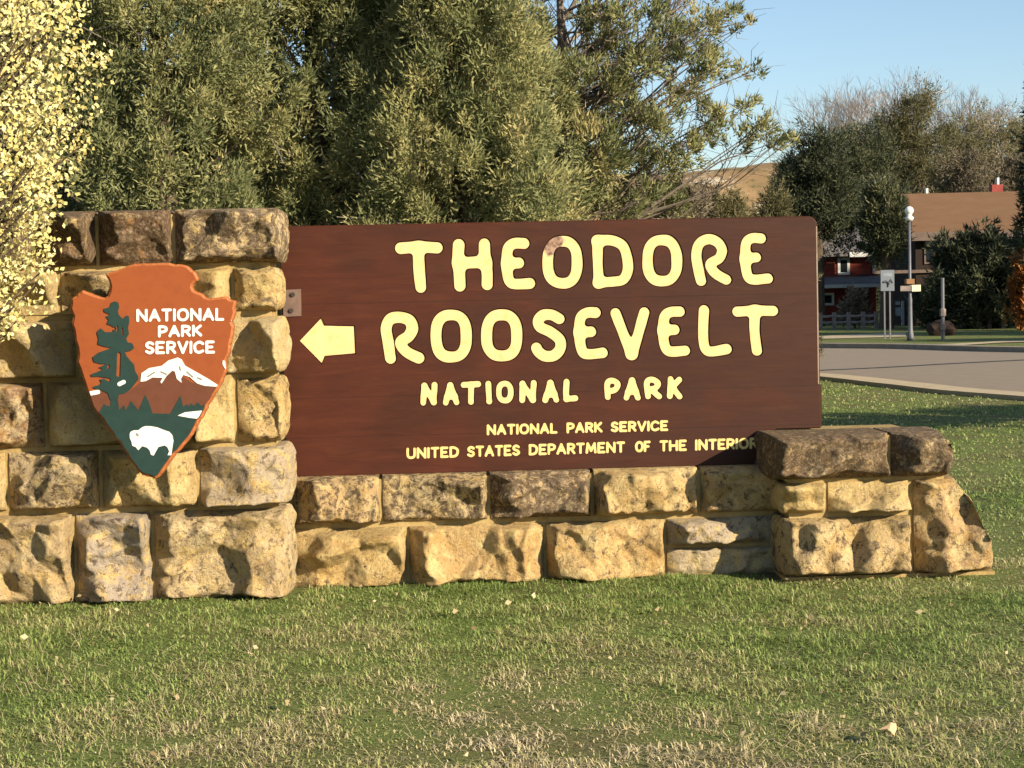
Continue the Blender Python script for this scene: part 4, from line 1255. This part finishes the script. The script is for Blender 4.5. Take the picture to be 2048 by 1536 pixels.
for i, (px, d, yt, sdd, lb) in enumerate([(1700, 108, 215, 71, 'pale leafless tree, leftmost above the dark conifers'), (1765, 112, 195, 72, 'pale leafless tree between two conifer tips'), (1830, 110, 165, 73, 'tallest pale leafless tree behind the tallest conifer'),
                                       (1920, 112, 185, 74, 'pale leafless tree above the middle of the brown roof'), (1985, 112, 190, 75, 'pale leafless tree above the red chimney'), (2050, 116, 200, 76, 'pale leafless tree at the right edge of the sky')]):
    b_ = at(px, d)
    bare_tree('bare_tree', lb, (b_.x, b_.y), D(px, yt, d).z*1.12, sdd, .55, 6, PALETWIG, FG, r0=.2, kids=(3, 4))
# dark tree in front of the brown house and rust coloured bush
b_ = at(1950, 58)
conifer('yard_tree', 'very dark leafy tree standing in front of the brown house', 'tree', (b_.x, b_.y), D(1950, 480, 58).z, 1.65, 81, 170, 150, .42, .20, .07, DARKJ, lo=.02, power=.25, tint0=.3, trunk_r=.15)
b_ = at(2062, 54)
conifer('rust_bush', 'rust orange bush at the right edge in front of the dark tree', 'shrub', (b_.x, b_.y), D(2050, 500, 54).z, .55, 82, 60, 90, .25, .15, .09, RUSTL, lo=.03, power=.35, tint0=.5, trunk_r=.06)
b_ = at(2100, 50)
conifer('yard_tree', 'dark branches reaching in at the right edge of the roof', 'tree', (b_.x, b_.y), 8.0, .80, 83, 110, 130, .36, .18, .07, DARKJ, lo=.30, power=.4, tint0=.4, trunk_r=.14)
b_ = at(1708, 63)
conifer('yard_shrub', 'small tan shrub in front of the porch of the red house', 'shrub', (b_.x, b_.y), D(1708, 590, 63).z, .5, 84, 40, 60, .22, .16, .07, GREYT, lo=.03, power=.35, tint0=.3, trunk_r=.04)

# trees out of frame whose shade falls on yard, houses and lawn
OG = 'shade trees beyond the right edge of the frame'
for i, (x, y, H, Rr, lo) in enumerate([(33, 38, 11, 3.6, .15), (38, 45, 12, 3.8, .12), (29, 31, 9, 3.0, .2), (43, 50, 12, 3.8, .12), (26.5, 24.5, 6.0, 2.0, .25)]):
    conifer('shade_tree', ['broad', 'tall', 'smaller', 'far', 'low'][i]+' tree standing beyond the right edge of the frame', 'tree', (x, y), H, Rr, 90+i, 170, 60, .75, .42, .17, DARKJ, lo=lo, group=OG, power=.4, trunk_r=.25)
for i, (x, y) in enumerate([(7.7, 5.6), (8.6, 5.95), (9.5, 6.3), (10.4, 6.7)]):
    conifer('young_tree', ['first', 'second', 'third', 'fourth'][i]+' young tree of the row on the lawn right of the frame', 'tree', (x, y), 2.15, .62, 190+i, 26, 60, .22, .14, .06, DARKJ, lo=.74, group=OG, power=.3, trunk_r=.03)

# ------------------------------------------------------------------ houses
DKWALL = simple('dark_brown_siding', (.042, .028, .022), (.03, .02, .016), 6, .85, .15, stretch=(.2, .2, 6))
ROOF = simple('brown_shingle', (.225, .13, .075), (.19, .108, .062), 1.2, .95, .1, bump=.01, stretch=(1, 1, 5))
REDW = simple('red_siding', (.27, .055, .036), (.20, .04, .028), 3, .8, .15, stretch=(.3, .3, 7))
GLASS = NT('window_glass'); GLASS.color((.02, .025, .03)); GLASS.rough(.08); GLASS = GLASS.m
GREYR = simple('grey_roof', (.20, .185, .175), (.14, .13, .125), 3, .9, .1)
FASC = simple('grey_fascia', (.22, .16, .13), (.15, .11, .09), 3, .8, .1)
def win(parent, x0, x1, z0, z1, y, fr=.07, mat=None, mull=True):
    o = MB()
    o.box(x0, x0+fr, y-.05, y+.01, z0, z1); o.box(x1-fr, x1, y-.05, y+.01, z0, z1)
    o.box(x0+fr, x1-fr, y-.05, y+.01, z0, z0+fr); o.box(x0+fr, x1-fr, y-.05, y+.01, z1-fr, z1)
    w_ = o.build('window', mat or WHITE, parent)
    boxpart('pane', GLASS, w_, x0+fr, x1-fr, y-.02, y+.008, z0+fr, z1-fr)
    if mull: boxpart('mullion', mat or WHITE, w_, (x0+x1)/2-.02, (x0+x1)/2+.02, y-.04, y-.021, z0+fr, z1-fr)
    return w_
def brown_house():
    d = 64.0
    o = at(1832, d)
    t = empty('brown_house', (o.x, o.y, 0), R(-4))
    tag(t, 'dark brown two-storey house with tan shingle roof and red chimney', 'house')
    ez = D(1830, 452, d).z; rz = D(1795, 388, d+2.6).z
    Wd, Dp = 11.0, 5.2
    m = MB()
    m.box(0, Wd, 0, Dp, 0, ez-.05)
    m.build('wall', DKWALL, t)
    for x in (0.0, Wd-.1):
        g_ = MB()
        g_.add([(x, 0, ez-.049), (x, Dp, ez-.049), (x, Dp/2, rz-.12), (x+.1, 0, ez-.049), (x+.1, Dp, ez-.049), (x+.1, Dp/2, rz-.12)], [(0,1,2),(5,4,3),(0,3,4,1),(1,4,5,2),(2,5,3,0)])
        g_.build('gable', DKWALL, t)
    ov = .45
    sl2 = (rz-ez)/(Dp/2)
    for s in (0, 1):
        y0, y1 = (-ov, Dp/2) if s == 0 else (Dp/2, Dp+ov)
        za, zb = (ez-ov*sl2, rz) if s == 0 else (rz, ez-ov*sl2)
        m = MB(); th_ = .16
        m.add([(-.35, y0, za), (Wd+.35, y0, za), (Wd+.35, y1, zb), (-.35, y1, zb), (-.35, y0, za-th_), (Wd+.35, y0, za-th_), (Wd+.35, y1, zb-th_), (-.35, y1, zb-th_)],
              [(0,1,2,3),(7,6,5,4),(0,4,5,1),(1,5,6,2),(2,6,7,3),(3,7,4,0)])
        r_ = m.build('roof', ROOF, t)
        if s == 0:
            f = MB(); f.box(-.33, Wd+.33, -ov-.06, -ov-.002, za-.34, za-.02); f.build('fascia', FASC, r_)
    ch = MB(); xc = 3.9; ch.box(xc-.22, xc+.22, Dp/2+.25, Dp/2+.7, rz-.6, rz+.30); c_o = ch.build('chimney', simple('red_brick', (.40, .07, .05), (.30, .05, .04), 10), t)
    ch = MB(); ch.tube([(xc+.05, Dp/2+.47, rz+.29), (xc+.05, Dp/2+.47, rz+.58)], .07, 8); ch.build('flue', WHITE, c_o)
    vp = MB(); vp.tube([(1.05, Dp/2+.12, rz-.3), (1.05, Dp/2+.12, rz+.20)], .08, 8); vp.build('vent_pipe', WHITE, t)
    win(t, .32, 1.08, 2.35, 3.75, 0, .06, FASC)
    win(t, 4.6, 5.6, 2.5, 3.6, 0, .06, FASC); win(t, 6.8, 7.8, 2.5, 3.6, 0, .06, FASC)
    win(t, 2.8, 3.7, 2.5, 3.6, 0, .06, FASC)
    boxpart('porch_beam', FASC, t, -1.6, 3.2, -.12, -.004, 2.02, 2.14)
    boxpart('door', simple('brown_door', (.10, .065, .05), (.08, .05, .04), 4), t, 1.9, 2.8, -.05, -.003, .05, 2.0)
    return t
brown_house()
def red_house():
    d = 72.0
    o = at(1610, d)
    t = empty('red_house', (o.x, o.y, 0), R(-3))
    tag(t, 'red sided house with white window frames and grey porch roof beside sign edge', 'house')
    kx = d/F
    Wd = (1752-1610)*kx; Dp = 6.0
    H_ = D(1700, 508, d).z
    m = MB(); m.box(0, Wd, 0, Dp, 0, H_); m.build('wall', REDW, t)
    m = MB(); th_ = .14; rz = H_+1.5
    for y0, y1, za, zb in ((-.4, Dp/2, H_-.1, rz), (Dp/2, Dp+.4, rz, H_-.1)):
        m.add([(-.3, y0, za), (Wd+.3, y0, za), (Wd+.3, y1, zb), (-.3, y1, zb), (-.3, y0, za+th_), (Wd+.3, y0, za+th_), (Wd+.3, y1, zb+th_), (-.3, y1, zb+th_)],
              [(3,2,1,0),(4,5,6,7),(0,1,5,4),(1,2,6,5),(2,3,7,6),(3,0,4,7)])
    rf = m.build('roof', GREYR, t)
    boxpart('fascia', WHITE, rf, Wd-1.2, Wd+.32, -.46, -.402, H_-.14, H_+.06)
    boxpart('downspout', WHITE, t, Wd-.14, Wd-.02, -.09, -.003, H_-.85, H_-.12)
    X = lambda px: (px-1610)*kx
    Z = lambda py, px=1690: D(px, py, d).z
    win(t, X(1676), X(1700), Z(550), Z(515), 0, .11, WHITE, False)
    # porch roof with white gutter
    m = MB(); za, zb = Z(573), Z(557)
    m.add([(-.3, -1.6, za), (X(1762), -1.6, za), (X(1762), -.01, zb), (-.3, -.01, zb), (-.3, -1.6, za+.09), (X(1762), -1.6, za+.09), (X(1762), -.01, zb+.09), (-.3, -.01, zb+.09)],
          [(3,2,1,0),(4,5,6,7),(0,1,5,4),(1,2,6,5),(2,3,7,6),(3,0,4,7)])
    pr = m.build('porch_roof', GREYR, t)
    boxpart('gutter', WHITE, pr, -.3, X(1762), -1.72, -1.603, za-.06, za+.085)
    for px in (1618, 1760):
        boxpart('porch_post', FASC, t, X(px)-.06, X(px)+.06, -1.55, -1.43, 0, za-.01)
    win(t, X(1618), X(1668), Z(610), Z(585), 0, .10, WHITE, True)
    boxpart('door', simple('dark_door', (.05, .03, .03), (.04, .025, .025), 4), t, X(1715), X(1738), -.05, -.003, .1, 2.1)
    return t
red_house()
# bright white screens between the houses
def screens():
    d = 66.0
    o = at(1788, d); kx = d/F
    t = empty('white_trellis', (o.x, o.y, 0))
    tag(t, 'white panelled gate screen standing between the two houses', 'gate')
    X = lambda px: (px-1788)*kx
    Z = lambda py: D(1788, py, d).z
    for x0, x1, y0, y1 in ((1776, 1786, 645, 618), (1790, 1801, 632, 615), (1776, 1784, 608, 603), (1790, 1800, 610, 603)):
        boxpart('panel', WHITE, t, X(x0), X(x1), -.03, .02, Z(y0), Z(y1))
    for x0, x1 in ((1803, 1808), (1764, 1769), (1786.2, 1789.6)):
        boxpart('post', WHITE if x0 > 1800 else FASC, t, X(x0), X(x1), -.05, .05, 0, Z(602))
    boxpart('rail', FASC, t, X(1769.2), X(1802.8), -.02, .02, Z(655)*0+.12, .22)
    boxpart('rail', FASC, t, X(1769.2), X(1802.8), .021, .05, Z(600)-.1, Z(600))
screens()

# rail fence in front of the yards
GREYW = simple('weathered_white_wood', (.34, .28, .25), (.20, .165, .15), 6, .85, .1)
fence_pts = [1630, 1662, 1694, 1726, 1756]
def fence(name, label, cols_, d0, d1, hgt):
    a = at(cols_[0], d0)
    t = empty(name, (a.x, a.y, 0)); tag(t, label, 'fence', 'rail fences across the road')
    pts = [at(px, d0+(d1-d0)*i/(len(cols_)-1))-a for i, px in enumerate(cols_)]
    for p in pts:
        m = MB(); m.box(p.x-.065, p.x+.065, p.y-.065, p.y+.065, -.05, hgt); m.build('post', GREYW, t)
    for p, q_ in zip(pts[:-1], pts[1:]):
        for z in (hgt*.42, hgt*.78):
            m = MB(); m.tube([(p.x, p.y, z), ((p.x+q_.x)/2, (p.y+q_.y)/2, z-.02), (q_.x, q_.y, z+.01)], .05, 6); m.build('rail', GREYW, t)
fence('rail_fence', 'weathered white rail fence in front of the red house', [1612, 1640, 1668, 1697, 1726, 1752], 62, 61, .62)
fence('rail_fence', 'weathered white rail fence under the dark tree at right', [1898, 1905.5, 1926, 1950, 1978, 2006, 2034, 2064, 2095], 59, 56, .72)

# ------------------------------------------------------------------ street furniture across the road
def lamp():
    g_ = G(1821, 681)
    t = empty('street_lamp', (g_.x, g_.y, 0))
    d = (g_-CAM).dot(fwd_h)
    tag(t, 'grey street lamp post with white globe before the brown house', 'street lamp')
    z = lambda py: D(1819, py, d).z
    m = MB(); m.lathe([(.0, 0), (.10, 0), (.10, .08), (.066, .3), (.055, 1.0), (.06, 1.1), (.042, 1.2), (.036, z(440)), (.0, z(440))], 12)
    m.build('pole', STEEL, t, smooth=True)
    zt = z(440)
    m = MB(); m.lathe([(0, zt-.03), (.09, zt-.02), (.13, zt+.06), (.07, zt+.11), (.08, zt+.16), (0, zt+.17)], 12); m.build('collar', WHITE, t, smooth=True)
    gl = NT('lamp_globe'); gl.color((.85, .85, .83)); gl.rough(.2)
    zc_ = zt+.25
    m = MB(); m.lathe([(.001, zc_-.12)]+[(.12*math.sin(a), zc_-.12*math.cos(a)) for a in np.linspace(.3, math.pi-.05, 12)]+[(.001, zc_+.12)], 16); m.build('globe', gl.m, t, smooth=True)
    k = d/F
    boxpart('clamp', simple('orange_clamp', (.35, .18, .08)), t, -.12, .10, -.10, .10, z(568), z(558), .01)
    boxpart('name_plate', simple('cream_plate', (.90, .80, .55), (.86, .75, .50), 4), t, 1*k, 19*k, -.13, -.105, z(583), z(570))
    boxpart('name_plate', GREYW, t, -22*k, -1*k, -.13, -.105, z(582), z(571.5))
lamp()
def road_sign():
    g_ = G(1776, 678)
    t = empty('road_sign', (g_.x, g_.y, 0)); d = (g_-CAM).dot(fwd_h); k = d/F
    tag(t, 'pale grey rectangular road sign on two posts left of the lamp', 'road sign')
    z = lambda py: D(1776, py, d).z
    PAN = simple('pale_blue_grey_panel', (.17, .195, .235), (.15, .17, .205), 3, .5, .4)
    p_ = boxpart('panel', PAN, t, -14*k, 13.5*k, -.03, .0, z(582), z(540), .004)
    INK = simple('sign_ink', (.10, .11, .13), (.08, .09, .1), 4)
    boxpart('lettering', simple('faded_ink', (.28, .31, .36)), p_, -9*k, 9*k, -.034, -.031, z(553), z(546))
    m = MB()
    m.tube([(-9*k, -.036, z(564)), (-3*k, -.036, z(563)), (2*k, -.036, z(566)), (0, -.036, z(574))], [.03, .035, .045, .02], 5)
    m.tube([(2*k, -.036, z(566)), (6*k, -.036, z(560)), (10*k, -.036, z(566))], [.03, .03, .02], 5)
    m.build('symbol', INK, p_)
    for x in (-6, 5):
        m = MB(); m.box(x*k-.02, x*k+.02, .001, .04, -.05, z(541)); m.build('post', STEEL, t)
road_sign()
def plain_pole():
    g_ = G(1886, 679)
    t = empty('steel_pole', (g_.x, g_.y, 0)); d = (g_-CAM).dot(fwd_h)
    tag(t, 'slim bare grey pole right of the street lamp', 'pole')
    h_ = D(1884, 556, d).z
    m = MB(); m.lathe([(0, -.02), (.05, -.02), (.05, h_), (0, h_)], 8); m.build('pole', STEEL, t)
    m = MB(); m.lathe([(.055, .62), (.09, .64), (.09, .82), (.055, .85)], 8); m.build('reflector', GREYW, t)
    m = MB(); m.lathe([(.055, .25), (.08, .27), (.08, .42), (.055, .45)], 8); m.build('reflector', GREYW, t)
plain_pole()
def boulder():
    g_ = G(1881, 671)
    rg = np.random.default_rng(5)
    bm = bmesh.new(); bmesh.ops.create_icosphere(bm, subdivisions=3, radius=1)
    V = np.array([v.co[:] for v in bm.verts]); n_ = fbm(V*1.7, 3, 8)
    for v, q_ in zip(bm.verts, n_):
        v.co = Vector((v.co.x*.42, v.co.y*.34, v.co.z*.30+.16))*(1+.16*q_)
    me = bpy.data.meshes.new('boulder'); bm.to_mesh(me); bm.free()
    tag(obj('boulder', me, simple('dark_rock', (.06, .04, .03), (.03, .02, .018), 5, .95, .1), None, (g_.x, g_.y, 0)), 'dark rounded boulder between lamp post and bare pole', 'boulder')
boulder()
# ------------------------------------------------------------------ grass
GRASS = leaf_material('grass_blades', [(0, (.12, .175, .042)), (.25, (.24, .345, .085)), (.5, (.39, .47, .14)), (.68, (.52, .48, .20)), (.84, (.64, .53, .29)), (1, (.82, .68, .42))], .25, .55)
near_poly = np.array([(p[0], p[1]) for p in near])
def grass(name, x0, x1, y0, y1, n, hmin, hmax, wd, seed, label, dry_bias=0.0):
    rg = np.random.default_rng(seed)
    x = rg.uniform(x0, x1, n); y = rg.uniform(y0, y1, n)
    keep = np.ones(n, bool)
    keep &= ~((x > PX0-.02) & (x < xr_lo+.05) & (y > YP-.05) & (y < YP+.66))
    keep &= ~((x > XW0) & (x < XR0) & (y > YL-.05) & (y < YL+.36))
    keep &= ~((x > XR0-.05) & (x < q[3].x+.02) & (y > YP-.07) & (y < YP+.62))
    # stay on the lawn side of the kerb
    kx_ = np.interp(y, near_poly[:,1], near_poly[:,0], left=1e9, right=-1e9)
    keep &= x < kx_-.56
    x, y = x[keep], y[keep]; n = len(x)
    q3 = np.stack([x*1.1, y*1.1, np.zeros(n)], 1)
    pat = fbm(q3*.8, 4, 61)+.25*fbm(q3*3, 2, 71)                    # broad patches
    fine = fbm(q3*6, 3, 67)
    dens = np.clip(.82-.35*pat+.25*fine, .25, 1)
    k = rg.random(n) < dens
    x, y, pat, fine = x[k], y[k], pat[k], fine[k]; n = len(x)
    far_dry = np.clip((-1.9-y)/1.3, 0, 1)*.17 if dry_bias else 0
    tint = np.clip((.485 if dry_bias else .41)+(.27 if dry_bias else .15)*pat+.12*fine+far_dry+rg.normal(0, .12, n)+(rg.random(n) < .07)*.30, 0, 1)
    h = rg.uniform(hmin, hmax, n)*(1-.22*np.clip(pat, -1, 1))*(.8+.5*np.clip(fine, -.5, 1))
    az = rg.uniform(0, 2*math.pi, n); lean = rg.uniform(.4, 2.7, n)
    dx, dy = np.cos(az), np.sin(az)
    sx, sy = -dy, dx
    wv = wd*rg.uniform(.6, 1.3, n)
    b0 = np.stack([x, y, np.full(n, -.004)], 1)
    sv = np.stack([sx, sy, np.zeros(n)], 1)*wv[:,None]*.5
    mid = b0+np.stack([dx*lean*h*.34, dy*lean*h*.34, h*np.maximum(.35, .66-.14*lean)], 1)
    tip = b0+np.stack([dx*lean*h*.95, dy*lean*h*.95, h*np.maximum(.3, 1-.36*lean)], 1)
    V = np.stack([b0-sv, b0+sv, mid+sv*.8, mid-sv*.8, tip], 1).reshape(-1, 3)
    i0 = np.arange(n)*5
    Fc = np.concatenate([np.stack([i0, i0+1, i0+2], 1), np.stack([i0, i0+2, i0+3], 1), np.stack([i0+3, i0+2, i0+4], 1)])
    o = obj(name, mesh_np(name, V, Fc, {'tint': np.concatenate([tint, tint, tint])}), GRASS)
    tag(o, label, 'grass', kind='stuff')
grass('grass', -3.3, 3.5, -4.1, .1, 340000, .015, .042, .0042, 5, 'short mown green and straw coloured grass in front of the wall', 1.0)
grass('grass_mid', -3.3, 5.6, .1, 5.5, 115000, .016, .042, .0075, 8, 'short mown green grass just behind the stone wall')
grass('grass_far', -3.5, 9.0, 5.5, 21, 100000, .022, .048, .014, 6, 'short mown green grass behind the sign up to the kerb')

def straw():
    rg = np.random.default_rng(15)
    m = MB()
    for i in range(1500):
        g_ = G(rg.uniform(-60, 2110), 1215+rg.random()**.55*330)
        if fbm(np.array([[g_.x*1.6, g_.y*1.6, 3.]]), 2, 5)[0] < -.05 and rg.random() < .8: continue
        L_ = rg.uniform(.03, .10); a = rg.uniform(0, 6.28); k = rg.uniform(.2, 1.2)
        d = Vector((math.cos(a)*k, math.sin(a)*k, 1)).normalized()
        p0 = g_-Vector((0, 0, .003)); p1 = p0+d*L_*.55; p2 = p1+(d+Vector(rg.normal(0, .5, 3))+Vector((0, 0, -.45))).normalized()*L_*.45
        m.tube([p0, p1, p2], [.0011, .0010, .0005], 3, cap=False)
    tag(m.build('straw_stems', simple('straw', (.66, .53, .33), (.44, .34, .20), 9, .8, .1)), 'dry straw stems standing in the foreground grass', 'grass', kind='stuff')
straw()

# ------------------------------------------------------------------ fallen leaves
LEAFM = leaf_material('dry_leaf', [(0, (.22, .15, .07)), (.5, (.42, .32, .17)), (1, (.66, .55, .34))], .2)
def litter():
    rg = np.random.default_rng(77)
    spots = [(1090,1190),(1010,1222),(1070,1200),(875,1185),(520,1225),(530,1280),(330,1215),(175,1228),(640,1215),(690,1212),(40,1290),(1185,1205),(1235,1202),(1410,1172),(1320,1230),(1925,1180),(1890,1200),(2020,1165),(1510,1487),(1625,1260),(580,1420),(1700,1210),(1830,1240),(760,1208),(905,1240)]
    pos = [G(x, y)+Vector((0, 0, .035)) for x, y in spots]
    for k in range(170):
        pos.append(G(rg.uniform(-40, 2090), 1170+rg.random()**1.6*360)+Vector((0, 0, rg.uniform(.02, .045))))
    n_ = len(pos); pos = np.array([p[:] for p in pos])
    big = np.concatenate([np.full(len(spots), 1.0), rg.uniform(.35, .75, n_-len(spots))])
    dr = rg.normal(0, 1, (n_, 3)); dr[:,2] *= .45
    me = leaves('fallen_leaves', pos, dr, .036*big, .024*big, rg.random(n_), rg, fold=.25)
    tag(obj('fallen_leaves', me, LEAFM), 'scattered small dry leaves lying in the grass', 'leaves', kind='stuff')
    g_ = G(1776, 1492)
    m = MB()
    vs, fs = [(0, 0, .012)], []
    for i in range(12):
        a = 2*math.pi*i/12; r_ = .021*(1+.22*math.sin(3*a))
        vs.append((r_*math.cos(a)*1.3, r_*math.sin(a), .012*math.sin(2*a)+.012))
    fs = [(0, i+1, (i+1) % 12+1) for i in range(12)]
    m.add(vs, fs)
    o = m.build('fallen_leaf', simple('pale_dry_leaf', (.72, .50, .30), (.62, .40, .22), 30), None, (g_.x, g_.y, .04))
    o.rotation_euler = (.5, .1, .4)
    tag(o, 'single large pale curled leaf lying in the foreground grass at lower right', 'leaf')
litter()
